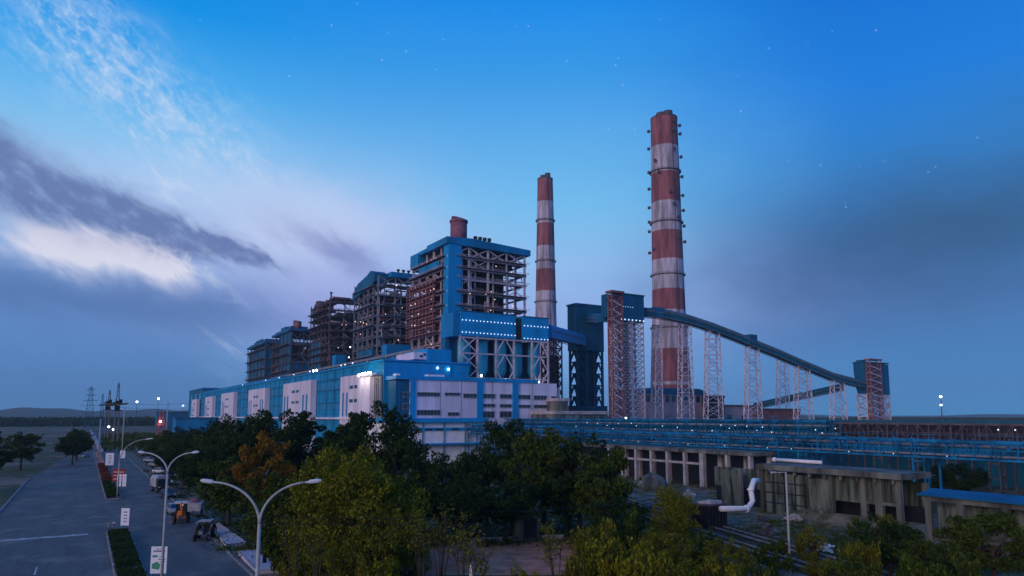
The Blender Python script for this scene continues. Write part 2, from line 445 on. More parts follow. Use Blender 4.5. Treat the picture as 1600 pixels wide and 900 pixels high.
def leafcloud(name, c0, size, rr, m, parent=None, flat=0.0):
    """one small bent quad per centre"""
    n = len(c0)
    u = rr.normal(size=(n, 3)); u /= np.linalg.norm(u, axis=1)[:, None]
    w = rr.normal(size=(n, 3)); w[:, 2] *= (1 - flat); w = np.cross(u, w); w /= np.linalg.norm(w, axis=1)[:, None]
    sz = size * rr.uniform(.45, 1.45, n)[:, None] * .5
    u = u * sz; w = w * sz * .62
    q = np.stack([c0 - u, c0 + w, c0 + u, c0 - w], 1).reshape(-1, 3)
    me = bpy.data.meshes.new(name)
    me.vertices.add(4*n); me.vertices.foreach_set('co', q.astype(np.float32).ravel())
    me.loops.add(4*n); me.loops.foreach_set('vertex_index', np.arange(4*n, dtype=np.int32))
    me.polygons.add(n); me.polygons.foreach_set('loop_start', np.arange(0, 4*n, 4, dtype=np.int32))
    me.materials.append(m); me.update(calc_edges=True)
    o = bpy.data.objects.new(name, me); COL.objects.link(o); o.parent = parent
    return o
tag(wood('distant_wood', 1150, -14, 14.5, 11, 9000, 5, M['l_dark'], '', ''), 'dark far-off wood below the hills beyond the end of the road', 'trees', kind='stuff')
tag(wood('scrub', 330, 1.2, 13, 4.5, 9000, 15, M['l_mid'], '', '', 3), 'green scrub on the open land beyond the road lamps', 'scrub', kind='stuff')
b = MB(); b.prism([(640, 0), (690, 13.2), (720, 13.2), (770, 0)], -300, 2400, 'y')
tag(b.build('embankment', mat('grassy_embankment', (.05, .075, .04), .95, .4, .05)), kind='structure')

# ------------------------------------------------------------------ chimneys
def chimney(c, zs, rr_, bands, rings, topr, label, lampspec, ztop):
    t = thing('chimney', (c[0], c[1], 0), label, 'chimney', 'striped power station chimneys')
    def rad(z): return np.interp(z, zs, rr_)
    b = MB(); b.smooth = True
    for (z0, z1, k) in bands:
        b.mi = k; zz = np.linspace(z0, z1, 4)
        b.tube([(c[0], c[1], z) for z in zz], [float(rad(z)) for z in zz], 40, cap=False)
    zt = bands[-1][1]; b.mi = 0; b.tube([(c[0], c[1], zt - .01), (c[0], c[1], zt)], [float(rad(zt)), float(rad(zt))*.9], 40)
    b.build('shaft', [M['chred'], M['chwhite']], t)
    b = MB()
    for dx, dy, h in ((-topr*.40, -topr*.1, ztop[0]+1.2), (topr*.34, -topr*.1, ztop[1]+1.2)):
        m1 = MB(); m1.smooth = True; m1.tube([(c[0]+dx, c[1]+dy, zt), (c[0]+dx, c[1]+dy, zt+h)], [topr*.38]*2, 18); m1.build('flue', M['brownsteel'], t)
    m1 = MB(); m1.tube([(c[0], c[1], zt), (c[0], c[1], zt+1.2)], [float(rad(zt))*1.02]*2, 36); m1.build('top_rim', M['brownsteel'], t)
    for z in rings:
        m1 = MB(); r = float(rad(z))
        m1.tube([(c[0], c[1], z-.5), (c[0], c[1], z)], [r+.4, r+1.5], 36)
        for k in range(36):
            a = k/36*2*math.pi; p = (c[0]+math.cos(a)*(r+1.4), c[1]+math.sin(a)*(r+1.4)); m1.bar((*p, z), (*p, z+1.3), .15)
        m1.tube([(c[0], c[1], z+1.2), (c[0], c[1], z+1.4)], [r+1.45]*2, 36, cap=False)
        m1.build('gallery', M['brownsteel'], t)
    for (ang, z) in lampspec:
        r = float(rad(z)); a = R(ang); ca, sa = math.cos(a), math.sin(a); m1 = MB()
        p0 = Vector((c[0]+ca*r, c[1]+sa*r, z)); p1 = p0 + Vector((ca, sa, 0))*1.9
        m1.bar(p0, p1, .6); m1.box(p1.x-.9, p1.y-.9, z-1.1, p1.x+.9, p1.y+.9, z+1.2); m1.build('service_bracket', M['brownsteel'], t)
    m1 = MB(); a = R(-100); 
    for dd in (-.5, .5):
        pts = []
        for z in np.linspace(bands[0][0], zt, 12): r = float(rad(z))+.3; pts.append((c[0]+math.cos(a)*r+dd*.8, c[1]+math.sin(a)*r, z))
        for i in range(11): m1.bar(pts[i], pts[i+1], .16)
    m1.build('ladder', M['brownsteel'], t)
    return t
def zc(py, px, s): return at(px, py, s).z
S1 = 587; C1 = at(1048, 600, S1)
def zn(py): return zc(py, 1042, S1) - (600-py)/420*4.5
bn = [(0, zn(602), 0), (zn(602), zn(597), 1), (zn(597), zn(545), 0), (zn(545), zn(484), 1), (zn(484), zn(451), 0), (zn(451), zn(404), 1),
      (zn(404), zn(359), 0), (zn(359), zn(313), 1), (zn(313), zn(267), 0), (zn(267), zn(225), 1), (zn(225), zn(180), 0)]
rs = random.Random(4)
lamps = []
for k, py in enumerate([192, 196, 205, 224, 242, 262, 272, 289, 302, 318, 326, 341, 351, 356, 376, 391]):
    lamps.append((-134 + (-86 if k % 2 else 86) + rs.uniform(-5, 5), zn(py)))
for k, py in enumerate([189, 203, 234, 250, 269, 301, 320, 340, 371, 388]):
    lamps.append((-134 + rs.uniform(-60, 60), zn(py)))
chimney((C1.x, C1.y), [0, zn(600), zn(480), zn(180)], [18, 16.6, 13.8, 11.4], bn, [zn(512), zn(428), zn(345), zn(264)], 11,
        'nearest and tallest red and white striped chimney, rising behind the sloping conveyor', lamps, (3.4, 7.0))
S2 = 738; C2 = at(853, 500, S2)
def zf(py): return zc(py, 853, S2) - (500-py)/230*4.0
bf = [(0, zf(540), 1), (zf(540), zf(520), 1), (zf(520), zf(494), 0), (zf(494), zf(455), 1), (zf(455), zf(420), 0), (zf(420), zf(383), 1), (zf(383), zf(347), 0),
      (zf(347), zf(312), 1), (zf(312), zf(276), 0)]
bf = [(0, zf(503), 1), (zf(503), zf(493.5), 1)] + bf[3:]
chimney((C2.x, C2.y), [0, zf(500), zf(276)], [13.5, 11.3, 8.3], bf, [zf(472), zf(407), zf(342)], 8,
        'farther, shorter red and white striped chimney between the tall boiler house and the teal tower', [], (3, 6.5))

# ------------------------------------------------------------------ boiler houses
BX0, BX1 = 136.0, 176.0
def boiler(y0, y1, H, label, steel, opts):
    r = random.Random(opts.get('seed', 1)); x0, x1 = BX0, BX1
    t = thing('boiler_house', (x0, y0, 0), label, 'boiler house', 'boiler houses in a row')
    nx, ny = 5, 6
    xs = [x0 + (x1-x0)*i/(nx-1) for i in range(nx)]; ys = [y0 + (y1-y0)*j/(ny-1) for j in range(ny)]
    b = MB()
    for i, x in enumerate(xs):
        for j, y in enumerate(ys):
            if i in (0, nx-1) or j in (0, ny-1): b.bar((x, y, 0), (x, y, H-3), .85 if (i+j) % 2 == 0 else .6)
    for k in range(9):
        x = x0+3+k*3.9+r.uniform(-1.2, 1.2); za = r.uniform(14, H-30); b.bar((x, y0+r.uniform(-.5, 3), za), (x, y0+.6, za+r.uniform(14, 40) if za < H-60 else H-4), r.choice((.35, .5)))
    b.build('column_frame', steel, t)
    zs = []; z = 14.0
    while z < H-6: zs.append(z); z += opts.get('floor', 5.6) * r.uniform(.85, 1.15)
    b = MB(); d = MB()
    for k, z in enumerate(zs):
        b.bar((x0-1, y0, z), (x1+1, y0, z), .7, .9); b.bar((x0, y0, z), (x0, y1, z), .6, .8)
        b.bar((x1, y0, z), (x1, y1, z), .6, .8); b.bar((x0, y1, z), (x1, y1, z), .6, .8)
        # walkways with hand rails
        ov = r.choice((1.0, 2.2, 2.8)); d.box(x0-ov, y0+2, z+.2, x0+7, y1-1, z+.45)
        d.box(x0+3, y0-r.choice((.3, 1.6, 2.2)), z+.2, x1+r.choice((0, 1.5, 4.0)), y0+6, z+.45)
        for rz in (.6, 1.2):
            b.bar((x0-ov, y0+2, z+rz), (x0-ov, y1-1, z+rz), .14); b.bar((x0+3, y0-1.5, z+rz), (x1+2, y0-1.5, z+rz), .14)
    b.build('floor_beam', steel, t); d.build('walkway', M['brownsteel'], t)
    for i in range(nx-1):
        for k in range(len(zs)-1):
            if r.random() < .20:
                a, c_ = zs[k], zs[k+1]; s_ = .34; b = MB()
                b.bar((xs[i], y0, a), (xs[i+1], y0, c_), s_)
                if r.random() < .7: b.bar((xs[i+1], y0, a), (xs[i], y0, c_), s_)
                b.build('brace', steel, t)
    b = MB()
    for i in range(nx-1):
        b.bar((xs[i], y0, zs[-1]), (xs[i+1], y0, H-3), .5); b.bar((xs[i+1], y0, zs[-1]), (xs[i], y0, H-3), .5)
    b.build('top_bracing', steel, t)
    for j in range(ny-1):
        for k in range(len(zs)-1):
            if r.random() < .22: b = MB(); b.bar((x0, ys[j], zs[k]), (x0, ys[j+1], zs[k+1]), .4); b.build('brace', steel, t)
    # stair flights on the front
    b = MB()
    for k in range(len(zs)-1):
        xa, xb = (x0+8.5, x0+14) if k % 2 else (x0+14, x0+8.5)
        b.bar((xa, y0+1.5, zs[k]+.3), (xb, y0+1.5, zs[k+1]+.3), 1.2, .35)
    b.build('stair', M['lilac'], t)
    # furnace casing hung inside
    b = MB(); b.box(x0+8, y0+8, 22, x1-7, y1-7, H-12); b.box(x0+11, y0+5.5, 40, x1-12, y0+8, H-20)
    b.hexa([(x0+13,y0+14,10),(x1-13,y0+14,10),(x1-13,y1-14,10),(x0+13,y1-14,10)], [(x0+8,y0+8.1,22),(x1-7,y0+8.1,22),(x1-7,y1-7.1,22),(x0+8,y1-7.1,22)])
    b.build('furnace_casing', M['casing'], t)
    # ducts and pipes
    groups = {'pipe': (M['rust'], 70), 'duct': (M['brownsteel'], 26), 'steam_pipe': (M['lilac'], 34)}
    for nm, (mm, cnt) in groups.items():
        b = MB(); b.smooth = True
        for _ in range(cnt):
            z = r.choice(zs) + r.uniform(1.0, 5.2); rad = r.uniform(.16, .55) * (1.7 if nm == 'duct' else 1)
            kind = r.random()
            if kind < .4:
                xa = r.uniform(x0+1, x1-10); L = r.uniform(6, 18); yy = y0 + r.uniform(1.5, 6)
                b.tube([(xa, yy, z), (min(x1+1, xa+L), yy, z), (min(x1+1, xa+L), yy+2, z+r.choice((-4, 4)))], rad, 7)
            elif kind < .72:
                ya = r.uniform(y0+2, y1-14); L = r.uniform(8, 26); xx = x0 + r.uniform(.8, 6)
                b.tube([(xx, ya, z), (xx, min(y1, ya+L), z), (xx+3, min(y1, ya+L), z)], rad, 7)
            else:
                xx, yy = (r.uniform(x0+1, x1-1), y0+r.uniform(1.5, 6)) if r.random() < .5 else (x0+r.uniform(.8, 6), r.uniform(y0+1, y1-1))
                b.tube([(xx, yy, z-r.uniform(5, 14)), (xx, yy, min(H-8, z+r.uniform(3, 10)))], rad, 7)
        b.build(nm, mm, t)
    # machinery boxes standing on the decks
    for _ in range(32):
        z = r.choice(zs)+.46; w, l, h = r.uniform(1, 3.5), r.uniform(1, 3.5), r.uniform(1.2, 3.6)
        if r.random() < .5: xx, yy = r.uniform(x0+1, x1-4), y0+r.uniform(1, 3)
        else: xx, yy = x0+r.uniform(.5, 3), r.uniform(y0+4, y1-5)
        b = MB(); b.box(xx, yy, z, xx+w, yy+l, z+h); b.build('machine_cabinet', r.choice((M['brownsteel'], M['brownsteel'], M['greysteel'], M['rust'])), t)
    RB = opts.get('roofmat', M['dblue'])
    if opts.get('roof') == 'big':
        b = MB()
        b.prism([(x0-2, H-2.6), (x1+2.5, H-3.4), (x1+2.5, H-.6), (x0+11, H+1.0), (x0-2, H+.4)], y0-1.6, y0+20, 'y')
        b.box(x0-1.2, y0+20.01, H-2.0, x1, y1-9, H-.2)
        b.box(x0-1.6, y1-8.99, H-7.5, x1, y1+.5, H-.6)
        b.box(x0-1.3, y0+13, H-.15, x0+8, y0+18, H+1.5) if False else None
        b.build('roof', M['blue'], t)
        b = MB(); b.box(x0-1.2, y0+8, H-11.6, x0+1.4, y1-9, H-8.6); b.build('fascia_band', M['blue'], t)
        b = MB(); b.box(x0+2.0, y0+8, H-8.6, x1-2, y1-9, H-2.1); b.build('penthouse_wall', M['casing'], t)
    elif opts.get('roof') == 'flat':
        b = MB(); b.box(x0+7, y0-1.4, H-3.2, x1+1.5, y0+17, H-.3); b.build('roof', M['blue'], t)
        b = MB(); b.prism([(y0+4, H-6), (y0+4, H-1), (y0+10, H+1.3), (y0+16, H-.5), (y1-8, H-3.0), (y1+1, H-8.5), (y1+1, H-12)], x0-1.2, x0+6.9, 'x'); b.build('side_roof', M['dblue'], t)
    elif opts.get('roof') == 'frame':
        b = MB(); b.box(x0+2, y0-1, H-3.5, x1, y0+20, H-2.6); b.prism([(y0+24, H-8), (y0+26, H-1.5), (y0+34, H-.5), (y1-6, H-6), (y1, H-9)], x0, x0+10, 'x'); b.build('roof', M['brownsteel'], t)
    else:
        b = MB(); b.box(x0-1, y0-1, H-2.4, x1+1, y1+1, H-.6); b.build('roof', M['dblue'], t)
        b = MB()
        for (ya, yb, hh) in ((.05, .30, 1.8), (.36, .62, 3.2), (.66, .95, 1.2)): b.box(x0+1, y0+(y1-y0)*ya, H-.59, x0+14, y0+(y1-y0)*yb, H+hh)
        b.build('roof_housing', M['dblue'], t)
    for (xx, yy, rad, h, mm) in opts.get('tanks', ()):
        b = MB(); b.smooth = True; zb = H + .2
        b.tube([(x0+xx, y0+yy, zb-.6), (x0+xx, y0+yy, zb+h*.82)], rad, 24); b.build('roof_tank', mm, t)
        b = MB(); b.tube([(x0+xx, y0+yy, zb+h*.82), (x0+xx, y0+yy, zb+h*.9), (x0+xx, y0+yy, zb+h)], [rad*1.1, rad*1.1, rad*.45], 24)
        b.box(x0+xx-rad*.9, y0+yy-.8, zb+h*.9, x0+xx-rad*.1, y0+yy+.8, zb+h*1.04); b.build('tank_top', mm, t)
    for (xx, yy, h) in opts.get('vents', ()):
        b = MB(); b.tube([(x0+xx, y0+yy, H-.5), (x0+xx, y0+yy, H+h*.7)], .55, 10); b.tube([(x0+xx, y0+yy, H+h*.7), (x0+xx, y0+yy, H+h)], [.95, .95], 10)
        b.build('vent_stack', M['black'], t)
    for (xa, ya, za, xb, yb, zb, mm, nm) in opts.get('panels', ()):
        b = MB(); b.box(x0+xa, y0+ya, za, x0+xb, y0+yb, zb); b.build(nm, mm, t)
    for (p, key, rad) in opts.get('lamps', ()):
        lamp(t, Vector((x0, y0, 0)) + Vector(p), key, rad)
    return t
H1 = on_x(699, 374, BX0).z
r1 = random.Random(3)
lp = []
for k, z in enumerate((H1-17.5, H1-21.5, H1-26, H1-31, H1-36)):
    for j in range(7):
        if r1.random() < .8: lp.append(((-2.4, 10 + j*4.3 + r1.uniform(-1.5, 1.5), z + r1.uniform(-.3, .3)), 'lamp_warm', .26))
for j in range(5): lp.append(((-.9, 12+j*5, H1-7), 'lamp_warm', .32))
for k in range(14): lp.append(((r1.uniform(8, 33), -1.4, r1.uniform(45, H1-8)), 'lamp_warm', .22))
for k in range(8): lp.append(((-1.2, r1.uniform(6, 38), r1.uniform(22, 48)), 'lamp_warm', .22))
U1 = boiler(278, 318, H1, 'nearest boiler house, steel framework under a bright blue roof with a round brick-red tank', M['lilac'],
  dict(seed=11, roof='big', bright=True, tanks=[(8.2, 7, 3.9, 12.0, mat('brick_red_tank', (.30, .12, .17), .8, .3, .5))], vents=[(16.5+k*2.5, 6, 4.4) for k in range(4)],
       panels=[(-.9, -1.2, 57, 5.6, 4.0, H1-2.7, M['bright'], 'lift_shaft'), (-.8, -1.0, 30, 4.9, 3.8, 56.9, M['dblue'], 'lower_shaft')], lamps=lp))
m_ = MB()
for k in range(6): m_.box(BX0-4, 286, H1-19-k*4.6, BX0+2, 317, H1-18.6-k*4.6); m_.bar((BX0-4, 286, H1-17.6-k*4.6), (BX0-4, 317, H1-17.6-k*4.6), .2)
for k in range(9): m_.bar((BX0-4, 286+k*3.8, H1-44), (BX0-4, 286+k*3.8, H1-17), .3)
m_.build('outer_walkway', M['rust'], U1)
m_ = MB(); m_.smooth = True
for k in range(5):
    m_.tube([(BX0-3, 286, H1-20.5-k*4.6), (BX0-3, 318, H1-20.5-k*4.6)], .55, 8)
m_.build('side_pipe', M['rust'], U1)
H2 = on_x(588, 424, BX0).z
U2 = boiler(367, 407, H2, 'second boiler house in the row, steel framework with a humped dark blue side roof', M['brownsteel'] if False else M['greysteel'],
  dict(seed=23, roof='flat', vents=[(14+k*3.2, 6, 3.0) for k in range(4)],
       panels=[(1, -12, 32, 15, -4, 53, M['blue'], 'duct_house'), (-.5, 6, 38, 1.8, 30, 52, M['dblue'], 'side_cladding')],
       lamps=[((10, -1.5, H2-8), 'lamp_warm', .5), ((26, -1.5, H2-8.4), 'lamp_warm', .45)] + [((r1.uniform(2, 33), -1.6, r1.uniform(40, H2-10)), 'lamp_warm', .22) for _ in range(9)]
             + [((-1.4, r1.uniform(4, 50), r1.uniform(30, H2-20)), 'lamp_warm', .25) for _ in range(10)] + [((-2, 40, H2-40), 'lamp_cool', .35), ((-2, 42, H2-46), 'lamp_cool', .35)]))
H3 = on_x(511, 461, BX0).z
U3 = boiler(457, 503, H3, 'third boiler house in the row, bare brown steel framework without a solid roof', M['brownsteel'],
  dict(seed=37, roof='frame', panels=[(1, -12, 36, 8, -4, 54, M['blue'], 'duct_house'), (.3, 18, 40, 1.6, 44, 66, M['dblue'], 'side_cladding')], vents=[(4, 12, 3)], floor=5.0,
       lamps=[((r1.uniform(2, 33), -1.6, r1.uniform(30, H3-10)), 'lamp_warm', .25) for _ in range(6)]))
H4 = on_x(452, 513, BX0).z
U4 = boiler(560, 622, H4, 'fourth boiler house in the row, lower and wrapped in dark blue sheets', M['brownsteel'],
  dict(seed=41, roof='box', floor=7.5, tanks=[(6, 5, 3.2, 6, M['rust'])], vents=[(3, 20, 3), (3, 28, 3)],
       panels=[(.7, 2, 20, 1.9, 40, H4-3, M['dblue'], 'side_cladding'), (2, .7, 20, 26, 1.7, 58, M['dblue'], 'front_cladding')],
       lamps=[((r1.uniform(2, 33), -2, r1.uniform(30, H4-6)), 'lamp_small', .3) for _ in range(4)]))
H5 = on_x(405, 536, BX0).z
U5 = boiler(650, 730, H5, 'farthest boiler house at the left end of the row, closed in with dark blue sheets', M['brownsteel'],
  dict(seed=43, roof='box', floor=8.5, vents=[(3, 30, 4), (3, 62, 3)],
       panels=[(.7, 1, 10, 1.9, 79, H5-5, M['dblue'], 'side_cladding'), (2, .7, 10, 30, 1.7, H5-5, M['dblue'], 'front_cladding')],
       lamps=[((-2, 50, 44), 'lamp_small', .4)]))

# ------------------------------------------------------------------ turbine hall (long blue building)
TX = 91.6
TH = on_x(575, 568.5, TX).z
hall = thing('turbine_hall', (TX, 240, 0), 'long blue turbine hall with white stair blocks, running away in front of the boiler houses', 'factory hall')
Y0, Y1 = 239.5, 700.0
b = MB(); b.box(TX, Y0, 0, 126, Y1, TH); b.build('wall', M['bluey'], hall)
b = MB(); b.box(TX-.6, Y0-.6, TH, 126.5, Y1, TH+.6); b.build('roof_parapet', M['bright'], hall)
yb = on_x(484, 583, TX).y
b = MB(); b.box(TX+1, 400, TH+.61, 124, Y1-2, TH+2.2); b.build('roof_monitor', M['blue'], hall)
b = MB()
for z in (TH-4.5, TH-9, TH-14.5, TH-21): b.box(TX-.25, Y0+22, z, TX, Y1-1, z+.5)
b.build('girt', M['dblue'], hall)
b = MB()
for z in (TH-8.4, TH-17): b.box(TX-.12, Y0+24, z, TX, Y1-2, z+3.0)
b.build('translucent_strip', mat('translucent_sheet', (.02, .26, .50), .4, .3, .3, rib=1.2, ribax=1), hall)
b = MB(); 
for k in range(40): b.box(TX-.35, Y0+24+k*11.2, 0, TX, Y0+24.35+k*11.2, TH)
b.build('pilaster', M['blue'], hall)
b = MB(); b.box(TX-1.6, Y0+22, 13.2, TX, Y1-1, 14.0); b.build('canopy', M['white'], hall)
# white stair blocks on the long side
def stair_block(pxa, pxb, pyt, nwin):
    a = on_x(pxa, 600, TX-3).y; c_ = on_x(pxb, 600, TX-3).y; a, c_ = min(a, c_), max(a, c_)
    zt = on_x((pxa+pxb)/2, pyt, TX-3).z
    b = MB(); b.box(TX-3, a, 0, TX-.36, c_, zt); bl = b.build('stair_block', M['white'], hall)
    L = c_-a
    m2 = MB(); m2.box(TX-3.6, a-1.2, 13.3, TX-3.0, c_+1.2, 14.1); m2.build('ledge', M['white2'], bl)
    for k in range(3):
        z = zt - 5.2 - k*5.3
        for (u, w) in ((.40, .10), (.54, .12)):
            m2 = MB(); m2.box(TX-3.08, a+L*u, z, TX-3.0, a+L*(u+w), z+1.3); m2.build('window', M['glass'], bl)
    for u in ((.10, .22, .78, .90) if nwin > 2 else (.72, .86)):
        m2 = MB(); m2.box(TX-3.06, a+L*u, 14.3, TX-3.0, a+L*(u+.05), zt-6.5); m2.build('blue_stripe', M['blue'], bl)
stair_block(578, 532, 586, 2); stair_block(486, 443, 597, 4); stair_block(415, 389, 608, 4); stair_block(366, 347, 614, 2)
stair_block(333, 322, 620, 2); stair_block(309, 301, 624, 2)
# floodlit bay near the corner
b = MB(); b.box(TX-1.2, 240, 0, TX-.37, 252, TH-5.5); b.build('bay_wall', mat('grey_ribbed_sheet', (.42,.40,.42), .6, .4, .3, streak=True, rib=1.3, ribax=1), hall)
b = MB(); 
for k in range(6): b.bar((TX-1.5, 241+k*1.9, 0), (TX-1.5, 241+k*1.9, TH-6), .3)
b.build('bay_post', M['greysteel'], hall)
b = MB(); b.box(TX-4.2, 240, TH-5.4, TX-.01, 256, TH-5.0); b.build('bay_canopy', M['greysteel'], hall)
for k, (yy, zz) in enumerate(((241.5, TH-4.3), (244, TH-4.3), (247, TH-4.2), (250, TH-4.3), (252.5, TH-4.4), (254.5, TH-4.6))):
    lamp(hall, (TX-4.4, yy, zz), 'lamp_flood', .34, 'flood_lamp')
for yy in (242, 248, 254): point_light((TX-5.6, yy, TH-6.2), 420, (1, .86, .74), .6)
for (px, py) in ((490, 574), (495, 575)):
    p = on_x(px, py, TX+1); lamp(hall, (p.x, p.y, TH+1.6), 'lamp_flood', .42, 'flood_lamp')
for (px, py) in ((415, 596), (436, 592), (459, 588), (484, 582), (533, 573), (539, 572), (551, 569), (379, 601)):
    p = on_x(px, py, TX-.5); lamp(hall, (p.x, p.y, TH+1.3), 'lamp_small', .3)
# gable end and roof rooms
b = MB(); b.box(TX-.3, 238.9, 13.0, 118, 239.49, TH-.5); b.build('end_wall', M['bright'], hall)
p1 = on_y(704, 547, 240); p2 = on_y(667, 547, 240)
b = MB(); b.box(p2.x, 239.2, TH+.61, p1.x, 262, p1.z); b.build('roof_room', M['bright'], hall)
p3 = on_y(646, 560, 241)
b = MB(); b.box(p3.x, 240.4, TH+1.2, p2.x-.05, 258, p1.z-1.4); b.build('white_roof_room', M['white'], hall)
for (u0, u1, z0, z1) in ((.45, .7, .3, .6), (.75, .95, .55, .85)):
    x_ = p3.x; w_ = p2.x - p3.x; hh = p1.z-1.4-(TH+1.2)
    m2 = MB(); m2.box(x_+w_*u0, 240.3, TH+1.2+hh*z0, x_+w_*u1, 240.4, TH+1.2+hh*z1); m2.build('window', M['glass'], hall)
lamp(hall, on_y(701, 577, 238.5), 'lamp_flood', .3); lamp(hall, on_y(684, 575, 238.6), 'lamp_cool', .35)
# lower blue continuation toward the far left
annex = thing('blue_annex', (TX, 705, 0), 'lower teal blue hall at the far left end of the long turbine hall', 'factory hall')
az = on_x(320, 606, TX).z
b = MB(); b.box(TX+1, 701, 0, 126, 800, az); b.build('wall', M['dblue'], annex)
b = MB(); b.box(TX+.4, 700.9, az, 127, 800.5, az+.8); b.build('roof', M['blue'], annex)
b = MB(); b.prism([(735, az), (738, az+5.5), (752, az+7), (768, az+4), (774, az)], TX+4, 120, 'x') if False else None
for k in range(3):
    b = MB(); y_ = 715+k*30; b.box(TX+.9, y_, 8, TX+1, y_+9, az-4); b.build('window', M['cyan'], annex)

# blue strip roof room further back on the hall (px 590-650)
b = MB()
q0 = on_x(590, 560, 128)
# high blue screens between hall and boilers
scr = thing('deaerator_bay', (130, 262, 0), 'open steel bay with slim columns between the blue hall roof and the boiler houses', 'factory bay')
b = MB()
for k in range(34): b.bar((130, 292+k*9, 30), (130, 292+k*9, 45), .7)
b.bar((130, 290, 45), (130, 592, 45), 1.0, 1.3); b.bar((130, 290, 38), (130, 592, 38), .5, .7)
b.build('column', M['greysteel'], scr)
b = MB(); b.box(131.5, 290, 28, 132.6, 592, 44.4); b.build('back_wall', M['casing'], scr)
b = MB(); b.box(126.6, 286, 28, 128.6, 326, 43); b.build('screen', M['blue'], scr)

# ------------------------------------------------------------------ white control building in front
CY = 229.0
cb = thing('control_building', (92.5, CY, 0), 'white flat-roofed building with blue pilasters and rows of dark window strips below the coal bunkers', 'office building')
xa, xb = on_y(619, 620, CY).x, on_y(870, 620, CY).x
zt = on_y(640, 593, CY).z
b = MB(); b.box(xa+5.2, CY, 0, xb, CY+9, zt); b.build('wall', M['white'], cb)
b = MB(); b.box(xa, CY+.6, 0, xa+5.15, CY+8, zt-.4); b.build('corner_wall', M['dblue'], cb)
b = MB(); b.box(xa-.4, CY-.5, zt, xb-9, CY+9.4, zt+1.3); b.build('roof_edge', M['bright'], cb)
def cx(px): return on_y(px, 620, CY).x
for (pa, pb, z1) in ((640.5, 648.5, zt), (745, 754, zt), (800.5, 809, zt)):
    b = MB(); b.box(cx(pa), CY-.5, 8, cx(pb), CY-.01, z1); b.build('pilaster', M['bright'], cb)
def cz(px, py): return on_y(px, py, CY).z
b = MB(); b.box(cx(617), CY-.7, cz(700, 660), cx(760), CY-.02, cz(700, 653)); b.build('blue_band', M['bright'], cb)
wins = [(629.5,632.5,613,620), (636,639,613,620), (629.5,632.5,631,639), (636,639,631,639),
 (652,687,613.5,619),(695,718,614,618),(724,744,615.5,621.5),(755,773,616,622),(781,799,616.5,622.5),(809.5,828,617.5,623.5),(834,854,618.5,624.5),(861,869,619.5,624.5),
 (755,773,631.5,636),(781,799,632,636.5),(809.5,828,633,637),(834,854,633,637.5),(861,869,633.5,637.5),(652,688,641,648.5),(700,717,644.5,649.5),(755,772,643,652.5),(781,799,643,652),(834,854,646.5,652.5),(861,869,645,652)]
for (pa, pb, qa, qb) in wins:
    zb_, zt_ = cz((pa+pb)/2, qb), cz((pa+pb)/2, qa); b = MB(); b.box(cx(pa), CY-.12, zb_, cx(pb), CY-.005, zt_); wn = b.build('window', M['glass'], cb)
    b = MB(); b.box(cx(pa)-.15, CY-.42, zt_, cx(pb)+.15, CY-.005, zt_+.16); b.box(cx(pa)-.15, CY-.30, zb_-.14, cx(pb)+.15, CY-.005, zb_); b.build('window_shade', M['concl'], wn)
    nb = max(1, int((pb-pa)/5)); b = MB()
    for k in range(nb+1): x_ = cx(pa)+(cx(pb)-cx(pa))*k/nb; b.box(x_-.07, CY-.2, zb_, x_+.07, CY-.121, zt_)
    b.build('window_bar', M['greysteel'], wn)
for px in (687, 720, 768, 831): b = MB(); b.box(cx(px), CY-.1, 8, cx(px)+.25, CY-.002, zt-.3); b.build('wall_joint', M['concl'], cb)
b = MB(); b.box(xb+.05, CY+.5, 9, xb+1.9, CY+7, zt-1.5); b.build('end_block', M['concl'], cb)
for (pa, pb, py) in ((672, 684, 588.5), (686, 698, 589.5), (622, 628, 590)):
    b = MB(); b.box(cx(pa), CY+2, zt+1.3, cx(pb), CY+5, zt+2.1); b.build('roof_unit', M['white2'], cb)

# white annex with the blue canopy
wa = thing('white_annex', (88, 205, 0), 'low bright white building with blue roof edge and window strip, half hidden by trees', 'office building')
AY = 198.0
def ax_(px): return on_y(px, 670, AY).x
def az_(py): return on_y(700, py, AY).z
b = MB(); b.box(ax_(606), AY, 0, ax_(757), AY+22, az_(659)); b.build('wall', M['white2'], wa)
b = MB(); b.box(ax_(604), AY-1.6, az_(660), ax_(760), AY+23, az_(654)); b.build('roof', M['bright'], wa)
b = MB(); b.box(ax_(606), AY-.5, az_(672.5), ax_(757), AY-.01, az_(668)); b.build('ledge', M['bright'], wa)
for (pa, pb) in ((663, 674), (679, 692), (705, 716), (728, 752), (640, 655)):
    b = MB(); b.box(ax_(pa), AY-.62, az_(672), ax_(pb), AY-.51, az_(669.5)); b.build('window', M['glass'], wa)
for px in (660, 693, 726):
    b = MB(); b.box(ax_(px)-.12, AY-.4, 1, ax_(px)+.12, AY-.02, az_(660.5)); b.build('downpipe', M['greysteel'], wa)
b = MB(); b.box(ax_(600), AY-2.2, az_(694.5), ax_(757), AY-.02, az_(692)); b.build('lower_ledge', M['bright'], wa)
